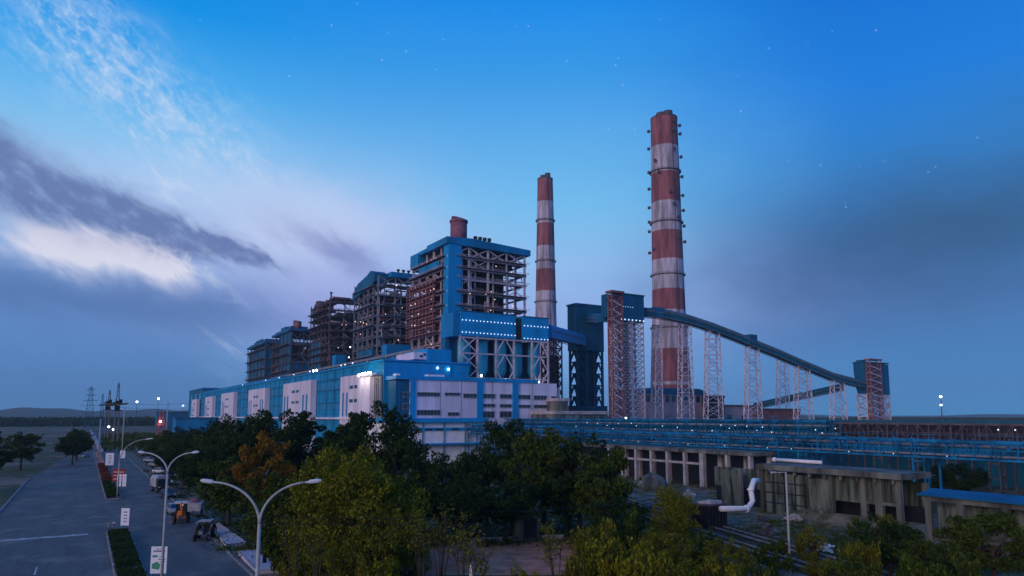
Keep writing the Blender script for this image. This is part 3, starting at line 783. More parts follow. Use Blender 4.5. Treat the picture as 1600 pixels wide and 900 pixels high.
# ------------------------------------------------------------------ coal bunker house
KY = 252.0
bk = thing('coal_bunker', (128, KY, 0), 'bright blue coal bunker house on a braced frame with teal silos and rows of lamps', 'coal bunker')
def kx(px, y=KY): return on_y(px, 510, y).x
def kz(px, py): return on_y(px, py, KY).z
zt, zb = kz(720, 486), kz(720, 524)
xL, xR, xG0, xG1 = kx(720), kx(857), kx(806), kx(817)
b = MB(); b.box(xL, KY, zb, xG0, KY+9, zt); b.build('left_housing', M['bright'], bk)
b = MB(); b.box(xL-3.2, KY+.8, zb-.3, xL-.02, KY+12, zt-.6); b.build('side_housing', M['blue'], bk)
b = MB(); b.box(xG1, KY, zb, xR, KY+9, zt-.2); b.build('right_housing', M['bright'], bk)
b = MB(); b.box(xG0+.02, KY+1.0, zb-.5, xG1-.02, KY+8, zt-.9); b.build('joint_housing', M['casing'], bk)
b = MB(); b.box(xL-.3, KY-.25, zt, xG0, KY+9.2, zt+.35); b.box(xG1, KY-.25, zt-.15, xR+.2, KY+9.2, zt+.25); b.build('roof', M['dblue'], bk)
for k in range(16): 
    for (pa, z_) in ((xL+.6, zt-3.6), (xL+.6, zb+1.4)): lamp(bk, (pa + k*(xG0-xL-1.2)/15, KY-.35, z_), 'lamp_small', .24)
for k in range(8):
    for z_ in (zt-4.0, zb+.5): lamp(bk, (xG1+.6 + k*(xR-xG1-1.2)/7, KY-.35, z_), 'lamp_small', .24)
z0 = 27.0
b = MB()
px_cols = (720, 747, 776, 804, 832, 857)
for px in px_cols: b.bar((kx(px), KY+.5, 0), (kx(px), KY+.5, zb), .7)
for z_ in (zb-.6, (zb+z0)/2+3, z0+3): b.bar((xL, KY+.5, z_), (xR, KY+.5, z_), .45, .6)
b.build('frame', M['lilac'], bk)
for (pa, pb, mode) in ((720, 747, 'x'), (776, 804, 'v'), (832, 857, 'v')):
    a_, c_ = kx(pa), kx(pb); b = MB(); mid = (a_+c_)/2; h3 = (zb-z0)/3
    for k in range(3):
        lo = z0+h3*k
        if mode == 'x': b.bar((a_, KY+.5, lo), (c_, KY+.5, lo+h3), .35); b.bar((c_, KY+.5, lo), (a_, KY+.5, lo+h3), .35)
        elif k == 0: b.bar((mid, KY+.5, lo), (a_, KY+.5, lo+h3), .4); b.bar((mid, KY+.5, lo), (c_, KY+.5, lo+h3), .4)
        else: b.bar((a_, KY+.5, lo), (mid, KY+.5, lo+h3), .35); b.bar((c_, KY+.5, lo), (mid, KY+.5, lo+h3), .35)
    b.build('cross_bracing', M['white'], bk)
for k, px in enumerate((734, 761, 790, 815, 843)):
    x_ = kx(px); b = MB(); b.smooth = True
    b.tube([(x_, KY+5, z0+2), (x_, KY+5, z0+6.5), (x_, KY+5, zb-.1)], [1.0, 2.9, 2.9], 20); b.build('silo', M['cyan'], bk)
b = MB(); b.box(xL-1, KY+9.2, 0, xR, KY+9.8, zb-.1); b.build('back_wall', M['dblue'], bk)
b = MB(); b.box(xL-3.1, KY+8, 0, xL-1.2, KY+12, zb-.4); b.build('side_wall', M['dblue'], bk)
lamp(bk, on_y(752, 587, KY-.5), 'lamp_cool', .5); lamp(bk, on_y(792, 594, KY-.5), 'lamp_cool', .5); lamp(bk, on_y(842, 597, KY-.5), 'lamp_cool', .4)
lamp(bk, on_y(714, 577, KY-.5), 'lamp_warm', .6)
# ------------------------------------------------------------------ lattice work
def lattice(b, b4, t4, n, w=.4, wb=.22, style='x'):
    """four legs from corner list b4 to t4 with rings and bracing"""
    b4 = [Vector(p) for p in b4]; t4 = [Vector(p) for p in t4]
    for i in range(4): b.bar(b4[i], t4[i], w)
    pr = b4
    for k in range(1, n+1):
        f = k/n; cu = [b4[i].lerp(t4[i], f) for i in range(4)]
        for i in range(4):
            j = (i+1) % 4
            b.bar(cu[i], cu[j], wb)
            if style == 'x': b.bar(pr[i], cu[j], wb); b.bar(pr[j], cu[i], wb)
            elif style == 'k':
                m_ = cu[i].lerp(cu[j], .5); b.bar(pr[i], m_, wb); b.bar(pr[j], m_, wb)
            else:
                if k % 2: b.bar(pr[i], cu[j], wb)
                else: b.bar(pr[j], cu[i], wb)
        pr = cu
def quad4(cx_, cy_, hx, hy, z): return [(cx_-hx, cy_-hy, z), (cx_+hx, cy_-hy, z), (cx_+hx, cy_+hy, z), (cx_-hx, cy_+hy, z)]

# teal transfer tower
TY = 300.0
tt = thing('transfer_tower', (228, TY, 0), 'tall teal windowless tower on a heavy dark lattice base, left of the tall stair tower', 'tower')
xa, xb = on_y(901, 560, TY).x, on_y(944, 560, TY).x; TD = 8.0
zt, zm = on_y(900, 476, TY).z, on_y(920, 548, TY).z
b = MB(); b.box(xa, TY, zm, xb, TY+TD, zt); b.build('housing', M['teal'], tt)
b = MB(); b.box(xa-.5, TY-.5, zt, xb+.5, TY+TD+.5, zt+.9); b.build('roof', M['dblue'], tt)
b = MB()
cxs = [xa+.8, xa+(xb-xa)*.36, xa+(xb-xa)*.64, xb-.8]
for (u0, u1) in ((cxs[0], cxs[1]), (cxs[2], cxs[3])):
    lattice(b, [(u0, TY+.8, 0), (u1, TY+.8, 0), (u1, TY+7, 0), (u0, TY+7, 0)], [(u0, TY+.8, zm), (u1, TY+.8, zm), (u1, TY+7, zm), (u0, TY+7, zm)], 8, 1.1, .55, 'k')
b.box(cxs[1], TY+2, 0, cxs[2], TY+6, zm-.1)
b.build('lattice_base', M['teal'], tt)
b = MB(); b.box(xa-1, TY-1, 0, xb+1, TY+9, 20); b.build('base_room', M['teal'], tt)

# stair tower with head house
SY = 262.0
st = thing('head_house', (222, SY, 0), 'blue conveyor head house high on a pale lattice base between teal tower and sloping conveyor', 'tower')
xa, xm, xb = on_y(947.5, 560, SY).x, on_y(969, 560, SY).x, on_y(1008, 560, SY).x
zt, zm = on_y(985, 461, SY).z, on_y(985, 502, SY).z
b = MB(); b.box(xm+.1, SY, zm, xb, SY+9, zt); b.build('housing', M['dblue'], st)
b = MB(); b.box(xm, SY-.4, zt, xb+.4, SY+9.4, zt+.6); b.build('roof', M['teal'], st)
b = MB(); b.box(xa+.6, SY+.3, zm+1, xm, SY+4, zt-.8); b.build('side_housing', M['dblue'], st)
b = MB(); w3 = (xb-xm-.4)/2
for k in range(2):
    u0 = xm+.3+k*(w3+.1)*1.02; u1 = u0+w3*.92
    lattice(b, [(u0, SY+.4, 0), (u1, SY+.4, 0), (u1, SY+6.5, 0), (u0, SY+6.5, 0)], [(u0, SY+.4, zm), (u1, SY+.4, zm), (u1, SY+6.5, zm), (u0, SY+6.5, zm)], 22, .5, .27, 'x')
lattice(b, [(xm+.3, SY+7, 0), (xb-.3, SY+7, 0), (xb-.3, SY+8.8, 0), (xm+.3, SY+8.8, 0)], [(xm+.3, SY+7, zm), (xb-.3, SY+7, zm), (xb-.3, SY+8.8, zm), (xm+.3, SY+8.8, zm)], 9, .5, .3, 'k')
b.build('lattice_base', M['pinksteel'], st)
b = MB(); b.box(xm+w3-.3, SY+4, 0, xm+w3+1.0, SY+6, zm); b.build('hoist_shaft', M['casing'], st)
for k in range(7): lamp(st, (xm+.8+k*(xb-xm-1.6)/6, SY-.4, zm+.6), 'lamp_small', .34)
for k in range(5): lamp(st, (xm+2.5+k*1.5, SY-.2, zm+7), 'lamp_small', .14)
sw = thing('stair_tower', (xa, SY, 0), 'taller red and white steel stair tower, left of the blue head house', 'stair tower', 'red and white stair towers')
ztt = on_y(957, 458, SY-2).z
def stair_tower(root, x0, x1, y0, y1, top, n, capz):
    b = MB(); lattice(b, [(x0, y0, 0), (x1, y0, 0), (x1, y1, 0), (x0, y1, 0)], [(x0, y0, top), (x1, y0, top), (x1, y1, top), (x0, y1, top)], n, .45, .28, 'x')
    b.build('frame', M['rust'], root)
    b = MB(); s_ = MB()
    for k in range(n*2-1):
        za, zb_ = top*k/(n*2), top*(k+1)/(n*2)
        xa_, xb_ = (x0+.6, x1-.6) if k % 2 else (x1-.6, x0+.6)
        b.bar((xa_, (y0+y1)/2 + (1 if k % 2 else -1), za), (xb_, (y0+y1)/2 + (1 if k % 2 else -1), zb_), 1.4, .45)
        s_.box(x0+.1 if k % 2 == 0 else x1-1.5, y0+.1, zb_-.08, x0+1.5 if k % 2 == 0 else x1-.1, y1-.1, zb_+.08)
    b.build('stair_flight', M['white'], root); s_.build('landing', M['pinksteel'], root)
    b = MB(); b.box(x0-.8, y0-.8, top+capz*.6, x1+.8, y1+.8, top+capz*.6+1.0)
    for p in ((x0, y0), (x1, y0), (x1, y1), (x0, y1)): b.bar((*p, top), (*p, top+capz*.6), .3)
    b.build('cap', M['rust'], root)
stair_tower(sw, xa+1.2, xm-.9, SY-3.4, SY-.2, ztt-1.5, 16, 2.6)

# gallery between bunker and teal tower, and short link to the head house
def gallery(name, pts, w, h, label, m, lamps_=0):
    t = thing(name, pts[0], label, 'conveyor')
    b = MB(); c_ = MB()
    sec = []
    for i, p in enumerate(pts):
        p = Vector(p); d = (Vector(pts[min(i+1, len(pts)-1)]) - Vector(pts[max(i-1, 0)])).normalized()
        s_ = d.cross(Vector((0, 0, 1))).normalized(); sec.append((p, s_))
    prof = [(-.5, -.5), (.5, -.5), (.5, .28), (.32, .46), (0, .52), (-.32, .46), (-.5, .28)]
    vs = []
    for p, s_ in sec: vs += [p + s_*u*w + Vector((0, 0, v_*h)) for u, v_ in prof]
    n = len(prof); fs = [(i*n+k, i*n+(k+1) % n, (i+1)*n+(k+1) % n, (i+1)*n+k) for i in range(len(pts)-1) for k in range(n)]
    fs += [tuple(reversed(range(n))), tuple(range((len(pts)-1)*n, len(pts)*n))]
    b.add(vs, fs); b.build('cladding', m, t)
    for i in range(len(pts)-1):
        for sg in (-.56, .56):
            for zz in (-.56, .0):
                c_.bar(sec[i][0]+sec[i][1]*sg*w+Vector((0,0,zz*h)), sec[i+1][0]+sec[i+1][1]*sg*w+Vector((0,0,zz*h)), .28)
    c_.build('walkway', M['greysteel'], t)
    return t
g0 = on_y(857, 515, 256); g1 = on_y(906, 534, 300)
gallery('conveyor_gallery', [(g0.x-.6, 256, g0.z-.7), (g1.x+2, 301, g1.z+1.2)], 5.0, 6.0,
        'short bright blue enclosed conveyor dropping from the coal bunker to the teal tower', M['bright'])
l0, l1 = on_y(922, 495, 304), on_y(947, 497, 268)
gallery('conveyor_gallery', [(l0.x, 306, l0.z), (xa+3, 268, l1.z)], 4.5, 4.0, 'short level enclosed conveyor linking the teal tower to the blue head house', M['dblue'])
GY = 268.0
gp = [(1006, 487.5), (1035, 490), (1072, 498), (1112, 511), (1150, 525.5), (1180, 538), (1215, 552), (1255, 569.5), (1300, 588), (1335, 597), (1362, 603)]
gpt = [on_y(px, py, GY) for px, py in gp]
mg = gallery('conveyor_gallery', [tuple(p) for p in gpt], 4.6, 4.6, 'long dark teal enclosed conveyor sweeping down from the head house to the right-hand tower', M['teal'])
for px, py, hh in ((1025, 486, 3.6), (1172, 529, 4.6)):
    p = on_y(px, py, GY); b = MB(); b.box(p.x-3, GY-2.6, p.z-3.2, p.x+3, GY+2.6, p.z+hh*.45); b.build('drive_house', M['dblue'], mg)
# ridge of the second, parallel belt housing
b = MB()
for i in range(len(gpt)-1): b.bar(gpt[i]+Vector((0, -2.42, .9)), gpt[i+1]+Vector((0, -2.42, .9)), .1, .5)
b.build('window_strip', M['greysteel'], mg)
lg0 = on_y(1322, 603, GY+2)
lg1 = at(1180, 634, 505)
lg = gallery('conveyor_gallery', [(lg0.x, GY+5, lg0.z-.5), tuple((lg0*.5+lg1*.5)), tuple(lg1)], 4.0, 4.2, 'lower dark teal conveyor branching down to the left under the long sloping one', M['teal'])
# trestles
tr = [(1026, 508, 1018, 1034, 'pale lattice trestle nearest the blue head house, in front of the big chimney', 0),
      (1070, 508, 1058, 1084, 'second lattice trestle from the blue head house, overlapping the right edge of the big chimney', 0),
      (1113, 517, 1098, 1130, 'third lattice trestle from the blue head house, standing alone right of the big chimney', 0),
      (1175, 542, 1161, 1191, 'fourth lattice trestle, below the small drive house on the long conveyor', 0),
      (1222, 562, 1211, 1234, 'fainter lattice trestle farther back, between the fourth and sixth trestles', 40),
      (1253, 572, 1238, 1272, 'sixth lattice trestle, where the lower conveyor passes behind it', 0),
      (1308, 594, 1295, 1324, 'shortest lattice trestle, closest to the right-hand conveyor tower', 0)]
for (px, py, pa, pb, lab, back) in tr:
    p = on_y(px, py, GY+back); x0 = on_y(pa, 650, GY+back).x; x1 = on_y(pb, 650, GY+back).x
    hw = (x1-x0)/2*.82; c_ = (x0+x1)/2
    t = thing('trestle', (c_, GY+back, 0), lab, 'trestle', 'lattice trestles under the conveyor')
    n = max(5, int(p.z/4.2)); top = p.z - .2; tw = hw*.62
    b = MB(); lattice(b, quad4(c_, GY+back, hw, 1.6, 0), quad4(p.x, GY+back, tw, 1.4, top), n, .44, .24, 'z')
    b.build('lattice', M['pinksteel'], t)
    b = MB(); b.bar((p.x-tw-.6, GY+back, top), (p.x+tw+.6, GY+back, top), 1.4, .5); b.build('cap_beam', M['greysteel'], t)
# right hand tower
RY = 266.0
rt = thing('transfer_tower', (430, RY, 0), 'dark blue conveyor tower at the right end of the long sloping conveyor', 'tower')
xa, xb = on_y(1353, 620, RY).x, on_y(1391, 620, RY).x
zm, zt = on_y(1360, 616, RY).z, on_y(1360, 567, RY).z
b = MB(); b.prism([(xa+1.5, zm+5), (xa+3.5, zm), (xb, zm), (xb, zt-.5), (xa, zt), (xa, zt-5), (xa+.6, zt-9)], RY, RY+7.5, 'y'); b.build('housing', M['dblue'], rt)
b = MB(); b.box(xa-.4, RY-.3, zt, xb+.4, RY+7.8, zt+.7); b.box(xa+1, RY+2, zt+.7, xa+5, RY+6, zt+1.9); b.build('roof', M['teal'], rt)
b = MB(); lattice(b, [(xa+2, RY+.4, 0), (xb-.5, RY+.4, 0), (xb-.5, RY+7, 0), (xa+2, RY+7, 0)], [(xa+2, RY+.4, zm), (xb-.5, RY+.4, zm), (xb-.5, RY+7, zm), (xa+2, RY+7, zm)], 4, .8, .45, 'x')
for k in range(1, 4):
    u = xa+2+(xb-xa-2.5)*k/4; b.bar((u, RY+.4, 0), (u, RY+.4, zm), .5)
for k in range(4):
    u0, u1 = xa+2+(xb-xa-2.5)*k/4, xa+2+(xb-xa-2.5)*(k+1)/4
    for q_ in range(6): b.bar((u0, RY+.4, zm*q_/6), (u1, RY+.4, zm*(q_+1)/6), .3); b.bar((u1, RY+.4, zm*q_/6), (u0, RY+.4, zm*(q_+1)/6), .3)
b.build('lattice_base', M['pinksteel'], rt)
u0, u1 = on_y(1364, 620, RY-4).x, on_y(1381, 620, RY-4).x
s2 = thing('stair_tower', ((u0+u1)/2, RY-3, 0), 'shorter red and white steel stair tower in front of the right-hand blue conveyor tower', 'stair tower', 'red and white stair towers')
stair_tower(s2, u0, u1, RY-3.2, RY-.5, on_y(1372, 567, RY-4).z, 11, 2.6)
# brown duct support tower beside the bunker
bt = thing('lattice_tower', (190, 290, 0), 'brown lattice duct tower between the coal bunker and the teal tower', 'lattice tower')
xa, xb = on_y(859, 600, 285).x, on_y(878, 600, 285).x; zt = on_y(865, 530, 285).z
b = MB(); lattice(b, [(xa, 285, 0), (xb, 285, 0), (xb, 292, 0), (xa, 292, 0)], [(xa, 285, zt), (xb, 285, zt), (xb, 292, zt), (xa, 292, zt)], 12, .6, .4, 'x'); b.build('frame', M['brownsteel'], bt)
b = MB(); b.box(xa+1, 286, 0, xb-1, 291, zt-8); b.build('duct', M['casing'], bt)

# ------------------------------------------------------------------ low buildings behind the pipe rack
def lowb(name, px0, px1, pyt, s, label, cat, wm, rm, depth=24, roof='flat', win=None):
    a, c_ = at(px0, pyt, s), at(px1, pyt, s); Yl = a.y
    a, c_ = on_y(px0, pyt, Yl), on_y(px1, pyt, Yl); z = a.z
    t = thing(name, (a.x, Yl, 0), label, cat)
    b = MB(); b.box(a.x, Yl, 0, c_.x, Yl+depth, z-1.2); b.build('wall', wm, t)
    b = MB()
    if roof == 'curved': b.prism([(a.x-.5, z-1.2), (c_.x+.5, z-1.2), (c_.x-1, z+1), (c_.x-6, z+2.4), (a.x+6, z+2.4), (a.x+.5, z+1)], Yl-.5, Yl+depth, 'y')
    else: b.box(a.x-.5, Yl-.5, z-1.2, c_.x+.5, Yl+depth, z)
    b.build('roof', rm, t)
    for (u0, u1, v0, v1) in (win or ()):
        m2 = MB(); W = c_.x-a.x; m2.box(a.x+W*u0, Yl-.1, z*v0, a.x+W*u1, Yl-.01, z*v1); m2.build('window', M['glass'], t)
    return t
lb = lowb('pump_house', 1006, 1103, 612, 400, 'brick building with a curved teal roof at the foot of the big chimney', 'building', M['brickwall'], M['dblue'], 30, 'curved',
     [(.03+k*.1, .09+k*.1, .80, .93) for k in range(10)])
lowb('store_building', 1104, 1180, 632, 420, 'low brownish building right of the curved teal roof', 'building', M['brickwall'], M['rust'], 20, 'flat', [(.1, .2, .5, .8), (.4, .5, .4, .7), (.7, .85, .4, .7)])
lowb('kiosk', 1115, 1131, 618, 415, 'small dark square hut rising from the low brownish building', 'hut', M['dark'], M['casing'], 8)
lowb('store_building', 1178, 1250, 638, 440, 'low rusty shed under the trestles, right of the brownish building', 'building', M['rust'], M['brownsteel'], 20)
lowb('service_building', 868, 948, 642, 250, 'low pale concrete building with a flat roof at the foot of the teal tower', 'building', M['conc'], M['concl'], 16, 'flat', [(.1, .9, .2, .80)])
lowb('service_building', 872, 888, 622, 270, 'narrow grey concrete block right of the white control building', 'building', M['conc'], M['concl'], 14, 'flat', [(.2, .8, .3, .38), (.2, .8, .5, .57), (.2, .8, .7, .76)])
lowb('blue_shed', 246, 300, 643, 760, 'small bluish shed far off at the left end of the power station', 'building', M['dblue'], M['teal'], 20)
lowb('blue_shed', 275, 340, 652, 480, 'low blue shed behind the dark trees at the left of the long hall', 'building', M['blue'], M['dblue'], 20)

# ------------------------------------------------------------------ pipe racks running parallel to the road
def rack(x, w, z0, z1, y0, y1, mt, label, legm, step=3.0, lamps_=(), pm=None, nl=9, tray=None, hm_=None):
    t = thing('pipe_rack', (x, y0, 0), label, 'pipe rack', 'blue pipe racks')
    b = MB(); n = int((y1-y0)/step)
    for xx in (x, x+w):
        for z in (z0, z1): b.bar((xx, y0, z), (xx, y1, z), .28, .34)
        b.bar((xx, y0, z0+(z1-z0)*.55), (xx, y1, z0+(z1-z0)*.55), .14)
    b.build('chord', mt, t)
    b = MB()
    for k in range(n+1):
        y = y0+k*step
        for xx in (x, x+w):
            b.bar((xx, y, z0), (xx, y, z1+.5), .15)
            if k < n: b.bar((xx, y, z0 if k % 2 else z1), (xx, y+step, z1 if k % 2 else z0), .12)
        b.bar((x, y, z0), (x+w, y, z0), .2); b.bar((x, y, z1), (x+w, y, z1), .16)
    b.bar((x, y0, z1+1.0), (x, y1, z1+1.0), .08)
    b.build('truss_web', mt, t)
    b = MB(); b.smooth = True; rr = random.Random(int(x))
    for k in range(7): 
        zz = z0+.45+rr.choice((0, 0, (z1-z0)*.55)); b.tube([(x+.5+k*(w-1)/6, y0, zz), (x+.5+k*(w-1)/6, y1, zz)], rr.choice((.16, .24, .34)), 8)
    b.build('pipe', pm or M['greysteel'], t)
    b = MB(); b.box(x+w*.55, y0, z0+.2, x+w*.55+.1, y1, z1-.1); b.build('cable_tray_wall', tray or mt, t)
    b = MB()
    for k in range(int((y1-y0)/1.1)): b.bar((x+w*.3, y0+k*1.1, z0+.1), (x+w*.3, y0+k*1.1, z1+rr.choice((-.5,-1.2,.2))), rr.choice((.1,.14,.3)))
    b.build('hanger', hm_ or mt, t)
    for k in range(nl):
        y = y0+1+k*(y1-y0-2)/(nl-1); b = MB()
        for xx in (x, x+w): b.bar((xx, y-.9, 0), (xx, y-.9, z0), .3); b.bar((xx, y+.9, 0), (xx, y+.9, z0), .3)
        for q_ in range(3): 
            z_ = z0*(q_+1)/3.3
            b.bar((x, y-.9, z_), (x, y+.9, z_), .2); b.bar((x, y, z_), (x+w, y, z_), .2)
        b.build('leg', legm, t)
    for (y, z, key, rad) in lamps_: lamp(t, (x-.3, y, z), key, rad)
    return t
rl = random.Random(9)
rack(117, 4.5, 8.0, 10.6, 20, 196, M['rackblue'], 'nearer blue truss pipe rack, lower of the two, behind the concrete ruins', M['rackblue'], 3.0,
     [(60+k*9+rl.uniform(-2, 2), 8.3, 'lamp_small', .07) for k in range(10)], nl=9)
rack(136, 5, 10.2, 13.5, on_x(1290, 665, 136).y, 230, M['rackblue'], 'farther blue truss pipe rack, upper strip with a line of small lamps', M['rackblue'], 3.4,
     [(40+k*2.6+rl.uniform(-.8, .8), 11.6+rl.uniform(-.9, .9), 'lamp_small', .11) for k in range(20, 56) if rl.random() < .5], nl=12, tray=M['teal'], hm_=M['dblue'])
rack(150, 6, 9.0, 12.9, -10, 108, M['brownsteel'], 'dark brown pipe rack with pale lamps at the right, behind the blue racks', M['brownsteel'], 2.2,
     [(12+k*2.9, 12.0+rl.uniform(-.15, .15), 'lamp_small', .13) for k in range(20)], M['rust'], nl=16, tray=M['casing'], hm_=M['brownsteel'])
rack(104, 3, 9.0, 11.8, 150, 215, M['rackblue'], 'short length of bright blue pipe rack behind the big dark tree', M['rackblue'], 3.0, nl=5)
# long low wall behind racks
b = MB(); b.box(163, -20, 0, 165, 250, 13.6); tag(b.build('boundary_wall', M['teal']), 'long dark teal wall closing the view behind the pipe racks', 'wall')

# ------------------------------------------------------------------ concrete viaduct
cv = thing('concrete_bridge', (109.6, 90, 0), 'unfinished pale concrete beam bridge on square columns in front of the blue rack', 'bridge')
ztop = on_x(1097, 703, 109.6).z
yA, yB = on_x(1178, 700, 109.6).y, on_x(945, 700, 109.6).y
b = MB(); b.box(109.2, yA, ztop-.7, 116, yB+22, ztop); b.build('deck', M['conc'], cv)
for px in (952, 973, 994, 1018, 1043, 1070, 1097, 1136, 1172):
    y = on_x(px, 720, 109.6).y; w = .55 if px == 1097 else .3
    b = MB(); b.box(109.6-.3, y-w, 0, 110.2, y+w, ztop-.71); b.box(115-.3, y-w, 0, 115.5, y+w, ztop-.71); b.build('column', M['concl'], cv)
y1_, y2_ = on_x(1097, 720, 109.6).y, on_x(973, 720, 109.6).y
b = MB(); b.box(109.5, y1_, ztop-3.1, 110.0, y2_, ztop-2.65); b.build('tie_beam', M['concl'], cv)
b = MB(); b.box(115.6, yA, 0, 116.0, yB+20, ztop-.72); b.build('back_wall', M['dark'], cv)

# concrete ruin
cr = thing('concrete_building', (90, 50, 0), 'weathered unfinished concrete building with a long flat roof slab and black mould streaks', 'building')
b = MB()
RX = 90.0
z1 = on_x(1408, 741, RX-1.5).z
ya, yb = on_x(1408, 742, RX-1.5).y, on_x(1180, 724, RX-1.5).y
b.box(RX-1.5, ya, z1-.75, RX+5.5, yb, z1); b.build('roof_slab', M['conc'], cr)
def ry(px, X=RX): return on_x(px, 770, X).y
segs = [(1125, 1153, .4, 5.9), (1196, 1262, 0, 6.0), (1262, 1300, .3, 5.7)]
for (pa, pb, off, h) in segs:
    b = MB(); b.box(RX+off, ry(pb), 0, RX+off+.5, ry(pa), h); b.build('wall', M['concmoss'], cr)
b = MB(); b.box(RX+.5, ry(1405), 2.9, RX+.9, ry(1300), z1-.8); b.box(RX+3.2, ry(1428), 2.9, RX+3.6, ry(1125)+4, 6.0); b.build('inner_wall', M['concmoss'], cr)
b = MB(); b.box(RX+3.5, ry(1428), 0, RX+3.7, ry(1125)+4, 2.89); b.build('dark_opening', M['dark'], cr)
for k, (px, w) in enumerate(((1158, .25), (1192, .3), (1300, .3), (1350, .4), (1374, .5), (1405, .35))):
    y = ry(px); b = MB(); b.box(RX-.3, y-w, 0, RX+.3, y+w, z1-.76 if px > 1290 else 6.3); b.build('column', M['conc'], cr)
b = MB(); b.box(RX-.2, ry(1405), 3.0, RX+.25, ry(1345), 3.4); b.build('beam', M['conc'], cr)
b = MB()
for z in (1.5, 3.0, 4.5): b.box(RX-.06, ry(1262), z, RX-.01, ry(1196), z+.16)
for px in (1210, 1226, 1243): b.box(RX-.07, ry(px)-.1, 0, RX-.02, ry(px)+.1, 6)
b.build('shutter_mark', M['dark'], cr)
for k in range(9):
    y = ya+1.5+k*(yb-ya-3)/8; b = MB(); b.box(RX-.9, y-.18, z1-1.4, RX-.6, y+.18, z1-.76); b.build('bracket', M['conc'], cr)
# white pipe standing on the roof
wp = MB(); wp.smooth = True; q0, q1 = on_x(1212, 721, 95), on_x(1284, 721, 95)
wp.tube([(95, q0.y, z1+.35), (95, q1.y, z1+.35)], .27, 12); wp.tube([(95, q0.y+.4, z1+.35), (95, q0.y, z1+.35)], .38, 12)
tag(wp.build('pipe_length', M['white2'], None, (95, (q0.y+q1.y)/2, z1+.08)), 'long white pipe lying on the flat concrete roof', 'pipe')
# white riser pipe
rp = MB(); rp.smooth = True
A = at(1126, 795, 92); B_ = at(1168, 795, 95); C_ = at(1176, 783, 96); D_ = at(1173, 765, 96); E_ = at(1178, 751, 97); F_ = at(1184, 751, 99)
rp.tube([A, B_, B_.lerp(C_, .5), C_, D_, E_, F_], [.36]*7, 14)
for p, q in ((D_, Vector((0,0,.1))), (A.lerp(B_, .95), (B_-A).normalized()*.1)): rp.tube([p - q, p + q], .5, 14)
tag(rp.build('bent_pipe', M['white2'], None, tuple(A)), 'thick white bent pipe rising from the black tank to the concrete wall', 'pipe')
tk = thing('tank', tuple(on_z(1108, 824, 0)), 'black square water tank with a cluttered top beside the white pipe', 'tank')
c_ = tk.location
b = MB(); b.box(c_.x-1.7, c_.y-1.6, 0, c_.x+1.7, c_.y+1.6, 3.0); b.build('body', M['black'], tk)
b = MB(); b.box(c_.x-1.85, c_.y-1.75, 3.0, c_.x+1.85, c_.y+1.75, 3.15); b.build('rim', M['brownsteel'], tk)
b = MB()
for k in range(9): b.box(c_.x-1.4+rl.random()*2.2, c_.y-1.3+rl.random()*2, 3.15, c_.x-.9+rl.random()*2.2, c_.y-.8+rl.random()*2, 3.3+rl.random()*.25)
b.build('clutter', M['concl'], tk)
b = MB()
for k in range(6): b.box(c_.x-1.76, c_.y-1.5+k*.56, .05, c_.x-1.7, c_.y-1.4+k*.56, 2.95); b.box(c_.x-1.6+k*.6, c_.y-1.66, .05, c_.x-1.5+k*.6, c_.y-1.6, 2.95)
b.build('rib', M['casing'], tk)
# blue-roofed shelter right
sh = thing('shelter', (86, 38, 0), 'concrete pillared shelter with a bright blue sheet roof at the right edge', 'shelter')
X_ = 84.0; pz = on_x(1455, 776, X_).z; yy0 = on_x(1432, 770, X_).y
b = MB(); b.prism([(X_, pz), (X_+3.4, pz+.5), (X_+3.4, pz+.65), (X_, pz+.15)], yy0-14, yy0, 'y'); b.build('roof', M['dblue'], sh)
b = MB(); b.box(X_+.5, yy0-14, pz-.6, X_+1.0, yy0-.3, pz-.01); b.build('beam', M['conc'], sh)
for y in (yy0-.9, yy0-4.4, yy0-9, yy0-13.5):
    b = MB(); b.box(X_+.5, y-.35, 0, X_+1.1, y+.35, pz-.61); b.build('pillar', M['conc'], sh)
b = MB(); b.box(X_+2.8, yy0-13, 0, X_+3.0, yy0-.8, pz-.2); b.build('wall', M['concmoss'], sh)
# small items among ruins
def rubble(name, px, py, n, size, m, label, cat, seed, spread=1.2):
    p = on_z(px, py, 0); r = random.Random(seed); b = MB()
    for _ in range(n):
        a = r.uniform(0, 6.28); d = r.uniform(0, spread); c0 = Vector((p.x+math.cos(a)*d, p.y+math.sin(a)*d, r.uniform(.05, .7)*max(.2, 1.3-d/spread)*size*1.6))
        q = Vector((r.uniform(-1, 1), r.uniform(-1, 1), r.uniform(-.4, .4))).normalized()*size*r.uniform(.4, 1)
        b.bar(c0-q*.5, c0+q*.5, size*r.uniform(.3, .8), size*r.uniform(.15, .5))
    return tag(b.build(name, m, None, (p.x, p.y, 0)), label, cat)
rubble('rubble_heap', 1295, 862, 26, .6, M['white2'], 'heap of white broken sheets on the grass left of the dark round tree', 'rubble', 3, 1.3)
rubble('scrap_heap', 1268, 852, 10, .9, M['white2'], 'bent white scrap sticking up right of the thin pole', 'scrap', 5, .9)
rubble('rubble_heap', 1190, 815, 20, .5, M['brownsteel'], 'dark heap of scrap near the foot of the streaked concrete wall', 'rubble', 8, 1.6)
rubble('rubble_heap', 1240, 814, 34, .8, M['concl'], 'grey broken concrete lying below the barred part of the streaked wall', 11, 2.2)
rubble('rubble_heap', 1320, 818, 26, .8, M['concl'], 'pale concrete rubble under the dark openings of the concrete building', 12, 2.4)
rubble('scrap_heap', 1145, 800, 16, .7, M['greysteel'], 'grey scrap metal under the white bent pipe', 13, 1.8)
rubble('rubble_heap', 1075, 776, 34, .9, M['concl'], 'grey rubble at the foot of the thick bridge column', 14, 2.6)
